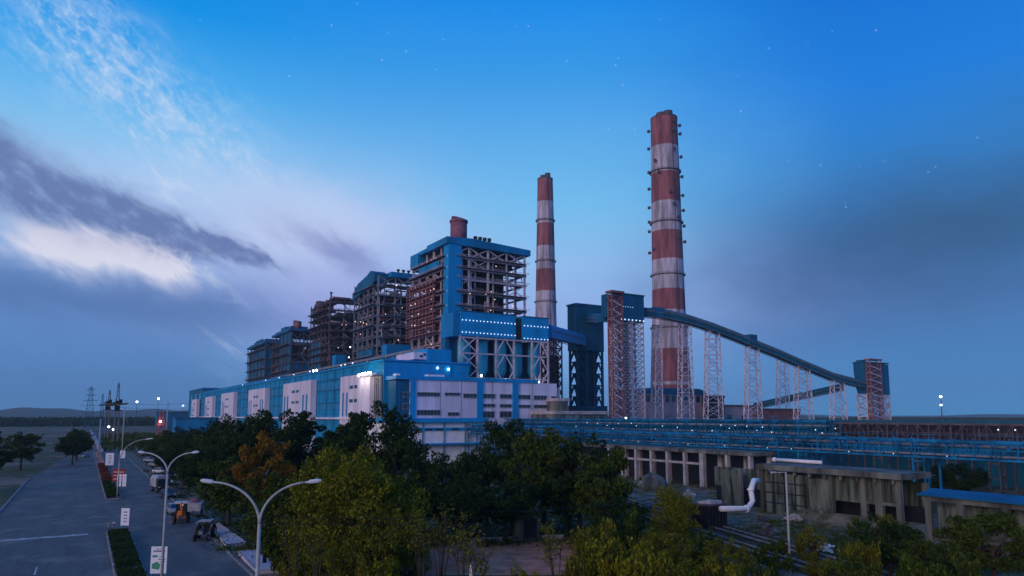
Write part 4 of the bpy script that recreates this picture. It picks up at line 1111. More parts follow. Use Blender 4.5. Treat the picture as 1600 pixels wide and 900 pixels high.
rubble('timber_pile', 1200, 838, 9, 1.1, M['brownsteel'], 'small pile of dark beams left of the thin pole', 15, 1.4)
rubble('pallet_stack', 1110, 745, 14, 1.2, M['concl'], 'pale stacked boards behind the streaked wall, below the bridge deck', 16, 1.4)
for (ya_, yb_, hh_, lab_) in ((on_x(1262, 770, 88.6).y, on_x(1300, 770, 88.6).y, 2.0, 'low broken concrete wall standing in front of the streaked building'), (on_x(1150, 770, 94).y, on_x(1198, 770, 94).y, 3.4, 'broken wall stub behind the white bent pipe')):
    b = MB(); r_w = random.Random(int(ya_*10)); X0_ = 88.6 if hh_ < 3 else 94.0; n_ = 9
    pf = [(min(ya_, yb_), 0)] + [(min(ya_, yb_)+abs(yb_-ya_)*k/n_, hh_*r_w.uniform(.45, 1)) for k in range(n_+1)] + [(max(ya_, yb_), 0)]
    b.prism(pf, X0_, X0_+.35, 'x'); tag(b.build('broken_wall', M['concmoss']), lab_, 'wall')
rubble('stone_pile', 1002, 758, 10, .8, M['concl'], 'small white bags lying beside the big round boulder', 'stones', 9, .8)
bo = MB(); bo.smooth = True; p = on_z(1022, 765, 0)
bo.tube([(p.x, p.y, -.3), (p.x, p.y, 1.2), (p.x-.2, p.y+.1, 2.5), (p.x, p.y, 3.2)], [2.4, 2.7, 2.0, .7], 12)
tag(bo.build('boulder', M['conc'], None, (p.x, p.y, 0)), 'large rounded grey boulder on the bare ground under the concrete bridge', 'boulder')
b = MB(); b.hexa([(80, 36, -.2), (89.4, 36, -.2), (89.4, 72, -.2), (84, 74, -.2)], [(84, 38, .5), (89.2, 38, 1.5), (89.2, 66, 1.3), (87.5, 70, .3)])
tag(b.build('earth_bank', mat('bank_soil', (.20,.16,.12), .95, .5, .4, col2=(.06,.07,.03), bump=.6)), kind='structure')
# bare earth terrace and rail lines
sheet('bare_earth', [(52,66),(86,48),(108,64),(108,124),(96,128),(78,100)], .03, mat('bare_earth_soil', (.24,.19,.15), .95, .45, .35, col2=(.07,.075,.04), bump=.4))
sheet('red_soil', [(on_z(640, 838).x, on_z(640, 838).y), (on_z(610, 899).x, on_z(610, 899).y), (on_z(905, 899).x, on_z(905, 899).y), (on_z(900, 838).x, on_z(900, 838).y)], .02, M['earth'])
r0, r1_ = on_z(1000, 797), on_z(1285, 885)
dr = (r1_-r0).normalized(); nr = Vector((-dr.y, dr.x, 0)); r0 = r0 - dr*30; r1_ = r1_ + dr*50
b = MB(); b.add([r0-nr*4+Vector((0,0,.05)), r1_-nr*4+Vector((0,0,.05)), r1_+nr*5+Vector((0,0,.05)), r0+nr*5+Vector((0,0,.05))], [(0,1,2,3)])
tag(b.build('track_bed', mat('dark_ballast', (.06,.06,.062), .95, .5, 1.5, bump=.6)), kind='structure')
for k, lab in enumerate(('railway track nearest the bottom of the picture, below the white scrap', 'railway track closer to the concrete ruins')):
    t = thing('railway_track', tuple(r0), lab, 'railway track', 'railway tracks'); o_ = -2.2 + k*4.4
    b = MB()
    for g in (-.8, .8): b.bar(r0+nr*(o_+g)+Vector((0,0,.3)), r1_+nr*(o_+g)+Vector((0,0,.3)), .14, .18)
    b.build('rail', M['greysteel'], t)
    b = MB(); L = (r1_-r0).length
    for q_ in range(int(L/.8)):
        c0 = r0+dr*(q_*.8)+nr*o_; b.bar(c0-nr*1.25+Vector((0,0,.13)), c0+nr*1.25+Vector((0,0,.13)), .28, .15)
    tag(b.build('sleeper', M['casing'], t), kind='stuff')
# ------------------------------------------------------------------ trees
NR = np.random.default_rng(12)
def crown_mesh(r, h, nclump, per, size, seed, m, style='broad'):
    """h = crown height, centre at origin; clumps of leaf faces over limbs, with gaps"""
    rr = np.random.default_rng(seed); cs = []; 
    lob = rr.normal(size=(5, 3)); lob /= np.linalg.norm(lob, axis=1)[:, None]
    for k in range(nclump):
        d = rr.normal(size=3); d /= np.linalg.norm(d)
        f = rr.uniform(.35, 1.0) ** .6
        bump = 1 + .22 * max(0, (lob @ d).max() - .6) * 2.5 - .12 * rr.random()
        p = d * f * bump
        taper = 1.0 if style != 'tall' else (1 - .45 * max(0, p[2]))
        if style == 'broad' and p[2] < -.3: p[2] *= .75
        c0 = np.array([p[0]*r*taper, p[1]*r*taper, p[2]*h/2])
        cr_ = r * rr.uniform(.13, .30)
        n = int(per * (cr_/(r*.22))**2)
        q = rr.normal(size=(n, 3)); q /= np.linalg.norm(q, axis=1)[:, None]
        q *= (rr.uniform(.25, 1.0, n) ** .5)[:, None] * cr_
        q[:, 2] *= .7
        if style == 'feather':
            q[:, 2] -= (q[:, 0]**2 + q[:, 1]**2) / cr_ * .35; q[:, :2] *= 1.25
        cs.append(c0 + q)
        if rr.random() < .35:      # sprays sticking out
            t = rr.uniform(.6, 1.35, 14)[:, None]; cs.append(c0 + d * np.array([1, 1, .8]) * cr_ * t * 1.2 + rr.normal(size=(14, 3)) * .12)
    c0 = np.concatenate(cs)
    o = leafcloud('crown', c0, size, rr, m); me = o.data; bpy.data.objects.remove(o); return me
def trunk_mesh(h, ch, r, seed):
    rr = random.Random(seed); b = MB(); b.smooth = True; rad = .022*h + .05
    top = Vector((rr.uniform(-.3, .3), rr.uniform(-.3, .3), h-ch*.55))
    b.tube([(0,0,-.2), (0,0,.3), top*.5+Vector((.15,.1,0)), top], [rad*1.5, rad*1.1, rad*.85, rad*.6], 8)
    for k in range(9):
        a = k*2.4+rr.uniform(-.4, .4); st_ = top * rr.uniform(.55, 1.0)
        en = Vector((math.cos(a)*r*rr.uniform(.45, .8), math.sin(a)*r*rr.uniform(.45, .8), h-ch*rr.uniform(.15, .75)))
        md = st_.lerp(en, .5)+Vector((0, 0, -.05*h*rr.random())); b.tube([st_, md, en], [rad*.45, rad*.28, rad*.08], 5)
        for q_ in range(2):
            e2 = en + Vector((rr.uniform(-1, 1), rr.uniform(-1, 1), rr.uniform(.2, 1.2)))*r*.25; b.tube([md.lerp(en, .6), e2], [rad*.16, rad*.04], 4)
    o = b.build('trunk', M['bark']); me = o.data; bpy.data.objects.remove(o); return me
PROTO = {}
def proto(key):
    if key in PROTO: return PROTO[key]
    kind, v = key
    spec = {'dark': ('l_dark', 5.0, 12.0, 9.6, 82, 130, .40, 'broad'), 'darktall': ('l_dark', 3.6, 13.0, 11.0, 84, 125, .40, 'tall'),
            'mid': ('l_mid', 4.6, 11.0, 9.2, 76, 130, .40, 'broad'), 'yellow': ('l_yel', 4.6, 10.5, 9.6, 105, 200, .26, 'feather'),
            'olive': ('l_olive', 3.6, 8.0, 6.8, 62, 150, .28, 'feather'), 'rusty': ('l_rust', 3.8, 11.0, 8.8, 70, 130, .32, 'broad'),
            'bush': ('l_mid', 2.2, 2.9, 2.8, 30, 90, .26, 'broad'), 'yellowbush': ('l_yel', 2.4, 3.4, 3.3, 46, 150, .20, 'feather'),
            'olivebush': ('l_olive', 2.4, 3.0, 2.9, 36, 120, .22, 'feather'), 'far': ('l_dark', 4.6, 9.0, 7.6, 40, 60, .7, 'broad')}[kind]
    mk, r, h, ch, nc, per, size, style = spec
    PROTO[key] = (crown_mesh(r, ch, nc, per, size, hash_(kind)+v*7, M[mk], style), trunk_mesh(h, ch, r, 50+v), r, h, ch)
    return PROTO[key]
def hash_(s_): return sum(ord(c_)*(i+1) for i, c_ in enumerate(s_)) % 977
NT = [0]
def plant(loc, H, r, kind, v, label, cat='tree', group=None, name=None):
    cm, tm, pr, ph, pch = proto((kind, v)); NT[0] += 1
    nm = name or {'tree': 'tree', 'shrub': 'shrub'}[cat]
    t = thing(nm, (loc[0], loc[1], 0), label, cat, group, rz=(NT[0]*2.39) % 6.28)
    sx, sz = r/pr, H/ph
    o = bpy.data.objects.new('trunk', tm); COL.objects.link(o); o.parent = t; o.scale = (sx, sx, sz)
    o = bpy.data.objects.new('crown', cm); COL.objects.link(o); o.parent = t; o.scale = (sx, sx, sz); o.location = (0, 0, (ph-pch/2)*sz)
    return t
def tree(px, s, pyt, r, kind, v, label, group=None, cat='tree'):
    p = at(px, pyt, s); return plant((p.x, p.y), p.z, r, kind, v, label, cat, group)
TG = 'dark trees between the road and the power station'
T = [
 (352, 150, 650, 4.5, 'dark', 0, 'dark green tree in front of the left white stair block of the blue hall', TG),
 (388, 128, 640, 4.8, 'dark', 1, 'dark tree directly behind the orange-brown tree', TG),
 (430, 125, 634, 5.2, 'dark', 2, 'dark spreading tree below the white stair block with four stripes', TG),
 (475, 130, 646, 5.0, 'darktall', 0, 'dark tree behind the top of the big yellow-green tree', TG),
 (418, 92, 676, 3.4, 'rusty', 0, 'orange-brown autumn-coloured tree left of the yellow-green tree', None),
 (540, 112, 652, 4.0, 'darktall', 1, 'slim dark tree in front of the right-hand white stair block', TG),
 (590, 104, 630, 5.4, 'dark', 0, 'tallest dark tree, in front of the floodlit grey bay', TG),
 (640, 98, 676, 4.4, 'dark', 1, 'dark tree to the right below the tallest one, left of the bright white annex', TG),
 (716, 92, 700, 3.8, 'dark', 2, 'dark tree standing just below the bright white annex', TG),
 (788, 104, 658, 4.8, 'dark', 3, 'dark tree covering the right end of the white annex', TG),
 (850, 92, 672, 5.2, 'mid', 0, 'broad green tree below the bright blue pipe rack', TG),
 (905, 90, 678, 5.0, 'dark', 4, 'large dark tree left of the pale concrete bridge', TG),
 (940, 84, 706, 3.6, 'mid', 1, 'green tree touching the left end of the pale concrete bridge', TG),
 (890, 90, 736, 5.0, 'dark', 1, 'low dark tree beneath the large one, above the yellow-green bushes', TG),
 (790, 84, 745, 4.4, 'dark', 2, 'dark tree above the red soil patch', TG),
 (690, 88, 762, 3.6, 'mid', 2, 'green tree behind the thin saplings', TG),
 (528, 64, 698, 4.3, 'yellow', 0, 'big feathery yellow-green tree right of the nearest lamp post', None),
 (575, 62, 718, 4.2, 'yellow', 1, 'right-hand yellow-green tree, touching the big feathery one', None),
 (450, 66, 752, 3.2, 'mid', 4, 'green tree just right of the nearest lamp post', None),
 (600, 58, 800, 2.7, 'olive', 1, 'low olive tree under the right side of the yellow-green crowns', None),
 (415, 88, 742, 3.8, 'mid', 3, 'green tree behind the nearest lamp post', TG),
 (362, 96, 716, 4.4, 'mid', 0, 'mid green tree behind the tractor', TG),
 (322, 118, 700, 4.2, 'dark', 3, 'dark tree behind the orange backhoe loader', TG),
 (338, 138, 676, 4.4, 'mid', 1, 'green tree between the backhoe loader and the blue hall', TG),
 (290, 150, 684, 4.6, 'dark', 4, 'dark roadside tree above the row of parked cars', TG),
 (262, 190, 678, 4.8, 'mid', 2, 'green roadside tree at the far end of the parked cars', TG),
 (318, 185, 662, 4.6, 'dark', 1, 'dark tree below the left end of the blue hall', TG),
 (275, 235, 668, 5.0, 'dark', 0, 'dark tree beyond the parked cars, below the orange light', TG),
 (236, 260, 682, 4.8, 'mid', 3, 'green tree farthest along the right side of the road', TG),
 (1048, 76, 762, 2.5, 'yellow', 2, 'small yellow-green tree left of the black tank', None),
 (1040, 60, 826, 2.2, 'olive', 2, 'olive tree near the bottom, left of the railway tracks', None),
 (1388, 62, 806, 2.8, 'dark', 5, 'round dark tree near the bottom right in front of the concrete building', None),
 (1455, 58, 838, 2.6, 'mid', 4, 'green tree at the right, beside the round dark one', None),
 (1545, 60, 800, 3.4, 'mid', 0, 'green tree beyond the blue-roofed shelter at the far right', None),
 (1285, 60, 872, 1.5, 'olive', 1, 'small olive tree below the white rubble heap', None),
 (1440, 128, 728, 3.6, 'mid', 1, 'green tree behind the right end of the concrete building', None),
 (1500, 120, 722, 3.6, 'dark', 2, 'dark tree behind the blue-roofed shelter', None),
 (1130, 60, 838, 1.9, 'olive', 0, 'small olive tree right of the black tank, beside the tracks', None),
 (512, 82, 722, 4.2, 'dark', 3, 'dark tree behind the big yellow-green crown', TG),
 (640, 84, 742, 3.6, 'darktall', 2, 'slim dark tree right of the yellow-green crowns', TG),
 (600, 76, 760, 3.6, 'mid', 3, 'green tree between the feathery crown and the slim dark tree', TG),
 (735, 84, 752, 3.6, 'dark', 0, 'dark tree filling the space left of the red soil patch', TG),
 (470, 76, 776, 3.0, 'mid', 1, 'low green tree hidden behind the left of the feathery crown', TG),
 (305, 165, 692, 4.2, 'mid', 2, 'green tree close behind the cargo truck', TG),
 (250, 215, 690, 4.2, 'dark', 2, 'dark tree standing over the far end of the parked cars', TG),
 (965, 76, 778, 3.0, 'dark', 0, 'small dark tree left of the bare ground under the concrete bridge', TG),
]
for a in T: tree(a[0], a[1], a[2], a[3], a[4], a[5], a[6], a[7])
# left roadside
LG = 'trees along the left edge of the road'
for k, (x, y, H, r, kd, lab) in enumerate([(-2.2, 250, 9.5, 4.2, 'dark', 'nearest dark tree on the left edge of the road'), (-1.2, 275, 9, 4.2, 'mid', 'second tree on the left edge of the far road, green'),
        (-1.8, 305, 9, 4.4, 'dark', 'dark tree in the middle of the left roadside row'), (-1.5, 345, 8.5, 4.4, 'mid', 'green tree near the far end of the left roadside row'),
        (-2, 390, 8.5, 4.6, 'far', 'farthest dark tree of the left roadside row'), (-14, 236, 10, 5, 'mid', 'broad green tree set back from the road at the far left'),
        (-18, 205, 9, 4.6, 'dark', 'dark tree beside the left verge'), (-21, 168, 9, 4.6, 'mid', 'green tree on the left verge nearest the viewer'), (-26, 262, 11, 5.4, 'dark', 'tall dark tree in the left background'),
        (-33, 320, 11, 5.6, 'far', 'dark tree deep in the left background')]):
    plant((x, y), H, r, kd, k % 5, lab, 'tree', LG)
# bushes
BU = [
 (820, 46, 893, 1.5, 'yellowbush', 'low yellow-green bush in front of the red soil patch'),
 (905, 50, 868, 1.3, 'olivebush', 'olive bush at the right end of the red soil patch'), (945, 52, 850, 1.9, 'yellowbush', 'tall yellow-green bush right of the red soil'),
 (975, 50, 846, 2.4, 'yellowbush', 'yellow-green bush at the bottom middle right'), (1035, 48, 862, 2.4, 'yellowbush', 'brightest yellow-green bush at the bottom, under the olive tree'),
 (1095, 50, 868, 2.0, 'olivebush', 'olive bush beside the railway near the bottom'), (1150, 48, 884, 1.9, 'yellowbush', 'yellow-green bush left of the thin pole foot'),
 (1190, 50, 880, 1.6, 'bush', 'green bush right beside the thin pole foot'), (935, 62, 812, 2.2, 'olivebush', 'olive bush below the small dark tree'),
 (1000, 64, 806, 2.0, 'bush', 'green bush at the left end of the railway tracks'), (1205, 66, 842, 1.5, 'bush', 'dark green bush left of the thin pole, above the tracks'),
 (1265, 72, 824, 1.4, 'olivebush', 'olive bush on the bare ground near the white scrap'), (1320, 54, 868, 1.9, 'bush', 'green bush left of the round dark tree'),
 (1340, 60, 846, 1.6, 'olivebush', 'olive bush behind the left side of the round dark tree'), (1420, 48, 882, 2.0, 'bush', 'green bush at the bottom right corner of the photo'),
 (1095, 66, 832, 1.3, 'bush', 'dark bush at the foot of the black tank'), (640, 60, 848, 1.6, 'olivebush', 'olive bush beside the pale concrete post'),
 (480, 56, 862, 1.9, 'olivebush', 'olive bush near the bottom right of the paved slabs'), (545, 54, 866, 2.2, 'olivebush', 'olive bush under the yellow-green crowns'),
 (600, 52, 876, 2.0, 'yellowbush', 'yellowish bush at the bottom under the low olive tree'), (440, 66, 832, 1.5, 'bush', 'green bush behind the paved slabs'),
 (1490, 52, 868, 2.0, 'bush', 'green bush beyond the right end of the concrete ruins'), (1060, 88, 782, 1.6, 'olivebush', 'olive bush behind the small yellow-green tree'),
 (1000, 54, 876, 1.7, 'olivebush', 'low olive bush at the very bottom, between two yellow-green ones'), (1385, 80, 806, 1.4, 'olivebush', 'olive bush against the dark openings of the concrete building'), (1340, 84, 808, 1.3, 'bush', 'small green bush under the pillars of the concrete building'),
 (1365, 52, 888, 1.8, 'bush', 'green bush at the foot of the round dark tree'),
]
for k, (px, s, pyt, r, kd, lab) in enumerate(BU): tree(px, s, pyt, r, kd, k % 3, lab, 'bushes in the foreground', 'shrub')
# thin saplings
def sapling(px, s, pyt, label, seed):
    p = at(px, pyt, s); r = random.Random(seed); t = thing('sapling', (p.x, p.y, 0), label, 'sapling', 'thin bare saplings')
    b = MB(); b.smooth = True; tips = []
    for k in range(6):
        a = r.uniform(0, 6.28); e = Vector((math.cos(a)*r.uniform(.3, 1.3), math.sin(a)*r.uniform(.3, 1.3), p.z*r.uniform(.75, 1)))
        m_ = Vector((e.x*.35, e.y*.35, e.z*.5)); b.tube([(0,0,-.1), m_, e], [.06, .04, .012], 5)
        for q_ in range(6):
            f = r.uniform(.3, 1); s_ = m_.lerp(e, f); e2 = s_+Vector((r.uniform(-.7, .7), r.uniform(-.7, .7), r.uniform(.3, 1))); b.tube([s_, e2], [.02, .006], 4); tips += [s_.lerp(e2, u) for u in (.4, .7, 1)]
    b.build('stem', M['bark'], t, local=True)
    rr = np.random.default_rng(seed); c0 = np.array([list(v) for v in tips for _ in range(5)]); c0 = c0 + rr.normal(size=c0.shape)*.13
    leafcloud('leaves', c0, .17, rr, M['l_olive'], t)
for k, (px, s, py, lab) in enumerate([(662, 52, 800, 'thin sapling just right of the pale concrete post'), (690, 54, 782, 'tallest thin sapling in front of the slim dark tree'),
      (722, 52, 806, 'thin sapling over the left part of the red soil'), (744, 50, 838, 'short sapling at the left edge of the red soil patch, leaning right'),
      (870, 52, 828, 'thin sapling at the right edge of the red soil patch'), (462, 54, 800, 'thin sapling right of the nearest lamp post foot'),
      (500, 52, 826, 'thin sapling under the left of the yellow-green tree'), (650, 66, 770, 'thin sapling behind the pale concrete post')]): sapling(px, s, py, lab, 30+k)
# ground cover
def cover(name, poly_px, n, size, hgt, m, label, seed, clump=1.0):
    rr = np.random.default_rng(seed); pts = [on_z(*p) for p in poly_px]; q = []
    tri = [(pts[0], pts[i], pts[i+1]) for i in range(1, len(pts)-1)]
    ar = np.array([((b_-a_).cross(c_-a_)).length for a_, b_, c_ in tri]); ar /= ar.sum()
    nc = n//26
    for k in rr.choice(len(tri), nc, p=ar):
        u, v_ = rr.random(2); 
        if u+v_ > 1: u, v_ = 1-u, 1-v_
        a_, b_, c_ = tri[k]; p = a_+(b_-a_)*float(u)+(c_-a_)*float(v_); cl = rr.uniform(.4, 1.3)*clump
        g = rr.normal(size=(26, 3))*[cl*.5, cl*.5, 0]; g[:, 2] = np.abs(rr.normal(size=26))*hgt*.5*rr.uniform(.4, 1.4); q.append(np.array([p.x, p.y, .02])+g)
    return tag(leafcloud(name, np.concatenate(q), size, rr, m, flat=.3), label, None, None, 'stuff')
cover('undergrowth', [(330, 860), (420, 780), (640, 790), (900, 800), (1010, 800), (1160, 850), (900, 836), (660, 840), (600, 899), (470, 899)], 42000, .24, .7, M['l_mid'], 'tangled dark green undergrowth below the trees', 1)
cover('weeds', [(900, 899), (890, 850), (910, 838), (1100, 862), (1230, 899)], 14000, .17, .5, M['l_olive'], 'olive weeds in the foreground', 2)
cover('weeds', [(1180, 899), (1130, 830), (1240, 808), (1475, 850), (1600, 899)], 26000, .18, .35, M['l_mid'], 'green weeds on the open ground at the right', 3)
cover('weeds', [(950, 800), (940, 742), (1100, 762), (1430, 812), (1300, 830), (1120, 812)], 9000, .22, .3, M['l_olive'], 'thin dry weeds on the bare ground around the ruins', 4)
cover('weeds', [(330, 830), (240, 740), (215, 700), (300, 700), (420, 760), (440, 830)], 22000, .3, .7, M['l_dark'], 'dark weeds behind the parked vehicles', 5)
# hedges in the medians
def hedge(name, x0, x1, y0, y1, h, m, n, label, cat, seed, size=.16):
    t = thing(name, ((x0+x1)/2, y0, 0), label, cat); rr = np.random.default_rng(seed)
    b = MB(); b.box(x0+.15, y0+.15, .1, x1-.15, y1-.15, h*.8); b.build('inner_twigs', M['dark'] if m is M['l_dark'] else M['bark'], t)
    q = rr.random((n, 3))*[x1-x0, y1-y0, 1]+[x0, y0, 0]
    q[:, 2] = h*(.78+.3*np.sin(q[:, 1]*1.3)*.3+.2*rr.random(n)); side = rr.random(n) < .3
    q[side, 2] *= rr.random(side.sum()); sx = rr.random(side.sum()) < .5; q[side, 0] = np.where(sx, x0, x1)+rr.normal(size=side.sum())*.08
    o = leafcloud('leaves', q - np.array([(x0+x1)/2, y0, 0]), size, rr, m, t, .5)
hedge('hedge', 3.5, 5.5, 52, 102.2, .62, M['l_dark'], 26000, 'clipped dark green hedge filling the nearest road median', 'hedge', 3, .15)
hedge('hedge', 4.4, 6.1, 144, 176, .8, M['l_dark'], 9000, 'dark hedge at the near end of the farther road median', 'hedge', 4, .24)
hedge('flower_bed', 4.4, 6.1, 176.5, 238, 1.0, M['l_redbush'], 9000, 'reddish flowering bed in the farther road median behind the signs', 'flower bed', 5, .28)

# ------------------------------------------------------------------ street lamps
def street_lamp(x, y, H, arm, ang, label, two=True, rpole=.09):
    t = thing('street_lamp', (x, y, 0), label, 'street lamp', 'curved-arm street lamps')
    b = MB(); b.smooth = True; zf_ = H - arm*.78
    b.tube([(x, y, 0), (x, y, zf_*.55), (x, y, zf_)], [rpole*1.25, rpole*1.05, rpole*.85], 12); b.build('post', M['pole'], t)
    b = MB(); b.box(x-.2, y-.2, 0, x+.2, y+.2, .12); b.build('base_plate', M['greysteel'], t)
    for sg in ((1, -1) if two else (1,)):
        dx, dy = math.cos(ang)*sg, math.sin(ang)*sg; pts = []
        for k in range(13):
            u = k/12; a = u*math.pi/2*.96
            pts.append((x+dx*arm*.86*(1-math.cos(a)), y+dy*arm*.86*(1-math.cos(a)), zf_+arm*.70*math.sin(a)+.05*arm*u))
        b = MB(); b.smooth = True; b.tube(pts, [rpole*.75*(1-.3*k/12) for k in range(13)], 10); ao = b.build('arm', M['pole'], t)
        e = Vector(pts[-1]); e2 = e+Vector((dx, dy, .05))*arm*.05; e3 = e+Vector((dx*arm*.30, dy*arm*.30, arm*.035))
        b = MB(); b.tube([e, e2, e.lerp(e3, .3), e.lerp(e3, .8), e3], [rpole*.4, rpole*.5, rpole*1.05, rpole*1.1, rpole*.5], 8); b.build('lamp_head', M['carwhite'], t)
AR = -HEAD
p = at(404, 850, 41); street_lamp(p.x, p.y, 10.9, 3.15, AR, 'nearest street lamp with two curved arms, in front of the trees', True, .115)
street_lamp(5.95, 62.5, 11.75, 2.2, AR, 'second street lamp with two curved arms, standing in the near median behind the white sign', True, .10)
street_lamp(5.9, 144.2, 10.6, 5.2, AR, 'third street lamp with a long curved arm, at the near end of the farther median', False, .11)
# plain pole at the right
p = at(1228, 738, 66)
t = thing('light_pole', (p.x, p.y, 0), 'tall thin straight grey pole standing in front of the concrete building', 'pole')
b = MB(); b.smooth = True; b.tube([(p.x, p.y, -.1), (p.x, p.y, p.z)], [.13, .075], 10); b.build('shaft', M['pole'], t)
b = MB(); b.bar((p.x-.9, p.y+.5, p.z), (p.x+.05, p.y, p.z), .08); b.build('bracket', M['pole'], t)
b = MB(); b.box(p.x-1.4, p.y+.42, p.z-.05, p.x-.85, p.y+.62, p.z+.07); b.build('lamp_head', M['carwhite'], t)

# ------------------------------------------------------------------ signs
def sign(px, s, py0, py1, wpx, label, style=0, name='sign_board'):
    c0, c1 = at(px, py0, s), at(px, py1, s); w = wpx*s/1100*.98; zt, zb = c0.z, max(.25, c1.z); H = zt-zb
    t = thing(name, (c0.x, c0.y, 0), label, 'sign', rz=-HEAD)
    b = MB(); b.box(-w/2, -.03, zb, w/2, .03, zt); b.build('board', M['sign'], t, local=True)
    b = MB()
    for u in (-w*.42, w*.42): b.bar((u, .06, .15), (u, .06, zt-.05), .05)
    b.build('post', M['greysteel'], t, local=True)
    rr = random.Random(int(px)); yy = -.04
    if style == 1:
        b = MB(); b.box(-w*.36, yy, zb+H*.80, w*.36, -.031, zb+H*.86); b.box(-w*.2, yy, zb+H*.90, w*.2, -.031, zb+H*.925); b.box(-w*.02, yy, zb+H*.50, w*.40, -.031, zb+H*.54)
        b.box(.02, yy, zb+H*.60, w*.36, -.031, zb+H*.63); b.box(w*.05, yy, zb+H*.42, w*.38, -.031, zb+H*.45); b.build('print', M['signdark'], t, local=True)
        b = MB(); b.box(-w*.40, yy, zb+H*.60, -w*.08, -.031, zb+H*.68); b.prism([(-w*.42, zb+H*.18), (w*.04, zb+H*.14), (w*.12, zb+H*.33), (-w*.1, zb+H*.44), (-w*.4, zb+H*.36)], yy, -.031, 'y')
        b.build('green_print', M['signgreen'], t, local=True)
    else:
        b = MB()
        for k in range(4):
            z = zb+H*(.2+.18*k); u = w*rr.uniform(.12, .3); b.box(-u*.7, yy, z, u, -.031, z+H*.06)
        b.build('print', M['signdark'], t, local=True)
sign(249.5, 62, 854, 896, 25, 'largest white sign with green print, at the foot of the second street lamp', 1)
sign(196.5, 90, 794, 821, 13, 'white sign with grey print at the head of the near median hedge')
sign(187, 136, 741, 760, 6.5, 'left one of the two narrow white boards at the near end of the farther median')
sign(195, 135, 741, 760, 6, 'right one of the two narrow white boards at the near end of the farther median')
sign(172, 190, 708, 727, 13, 'white board standing beyond the reddish flower bed')
sign(192, 185, 704, 716, 8, 'small grey-white board on a post right of the white board beyond the flower bed')
t = thing('red_banner', tuple(on_z(184, 762)), 'red banner with pale stripes stretched beside the flower bed in the farther median', 'banner', rz=-HEAD)
b = MB(); b.box(-1.25, -.03, 1.3, 1.25, .03, 3.8); b.build('cloth', M['red'], t, local=True)
b = MB()
for k in range(3): b.box(-1.0, -.05, 1.7+k*.7, 1.1, -.031, 1.8+k*.7)
b.build('print', M['sign'], t, local=True)
b = MB(); b.bar((-1.25, .05, 0), (-1.25, .05, 3.9), .08); b.bar((1.25, .05, 0), (1.25, .05, 3.9), .08); b.build('post', M['greysteel'], t, local=True)

# ------------------------------------------------------------------ vehicles (local: front towards -y)
def wheel(par, x, y, r, w, rim='greysteel'):
    b = MB(); b.smooth = False
    b.tube([(x-w/2, y, r), (x-w*.38, y, r), (x+w*.38, y, r), (x+w/2, y, r)], [r*.9, r, r, r*.9], 18)
    wo_ = b.build('wheel', M['rubber'], par, local=True)
    b = MB(); sx = x-w*.52 if x < 0 else x+w*.36; b.tube([(sx, y, r), (sx+w*.16, y, r)], r*.58, 14); b.build('rim', M[rim], wo_, local=True)
def car(loc, rz, paint, label, kind='hatch', group='cars parked along the right side of the road'):
    t = thing('parked_car', loc, label, 'car', group, rz)
    b = MB(); L, W = 1.95, .84
    lower = [(-L, .38), (-L+.05, .30), (L, .30), (L+.03, .45), (L, .85), (L-.12, .93), (-.85, .93), (-L+.15, .80), (-L, .62)]
    b.prism(lower, -W, W, 'x'); b.build('body', M[paint], t, local=True)
    b = MB(); top = 1.48; back = L-.25 if kind == 'hatch' else L-.6
    b.hexa([(-W+.03, -.85, .931), (W-.03, -.85, .931), (W-.03, back, .931), (-W+.03, back, .931)], [(-W+.2, -.15, top-.04), (W-.2, -.15, top-.04), (W-.2, back-.3, top-.04), (-W+.2, back-.3, top-.04)])
    b.build('windows', M['glass'], t, local=True)
    b = MB(); b.hexa([(-W+.18, -.18, top-.04), (W-.18, -.18, top-.04), (W-.18, back-.27, top-.04), (-W+.18, back-.27, top-.04)], [(-W+.26, -.05, top+.03), (W-.26, -.05, top+.03), (W-.26, back-.4, top+.03), (-W+.26, back-.4, top+.03)])
    for sx in (-1, 1):
        b.bar((sx*(W-.04), -.84, .94), (sx*(W-.2), -.16, top-.03), .07); b.bar((sx*(W-.03), .45, .94), (sx*(W-.18), .45, top-.03), .08); b.bar((sx*(W-.04), back, .94), (sx*(W-.2), back-.3, top-.03), .09)
    b.build('roof', M[paint], t, local=True)
    for x in (-W+.06, W-.06):
        for y in (-1.2, 1.22): wheel(t, x, y, .31, .2)
    for x in (-.6, .6):
        b = MB(); b.box(x-.17, -L-.02, .6, x+.17, -L+.06, .74); b.build('headlight', M['carwhite'], t, local=True)
        b = MB(); b.box(x-.15, L-.02, .66, x+.15, L+.05, .84); b.build('tail_light', M['red'], t, local=True)
    b = MB(); b.box(-W, -L-.06, .32, W, -L+.1, .48); b.box(-W, L-.06, .32, W, L+.08, .48); b.build('bumper', M['black'], t, local=True)
    return t
def gz(px, py): p = on_z(px, py); return (p.x, p.y, 0.06 if p.x > 14.3 else .012)
car(gz(234, 722), R(35), 'carwhite', 'white car parked slantwise nearest the far end of the parked row')
car(gz(243, 729), R(35), 'carsilver', 'silver car parked slantwise in the middle of the parked row')
car(gz(227, 712), R(30), 'cardark', 'dark car parked slantwise at the far end of the row')
car(gz(251, 740), R(38), 'carwhite', 'white car parked slantwise beside the white cargo truck')
car(gz(241, 708), R(30), 'carwhite', 'white car parked on the verge under the roadside trees')
car(gz(266, 747), R(10), 'cardark', 'dark car parked behind the white cargo truck on the verge')
car(gz(273, 803), R(5), 'carsilver', 'pale silver car standing right behind the orange backhoe loader')
car(gz(262, 778), R(12), 'cardark', 'dark car standing between the cargo truck and the pale silver car')
car(gz(258, 758), R(20), 'carwhite', 'white car on the verge right behind the cargo truck')
car(gz(219, 705), R(25), 'carsilver', 'silver car farthest along the parked row')
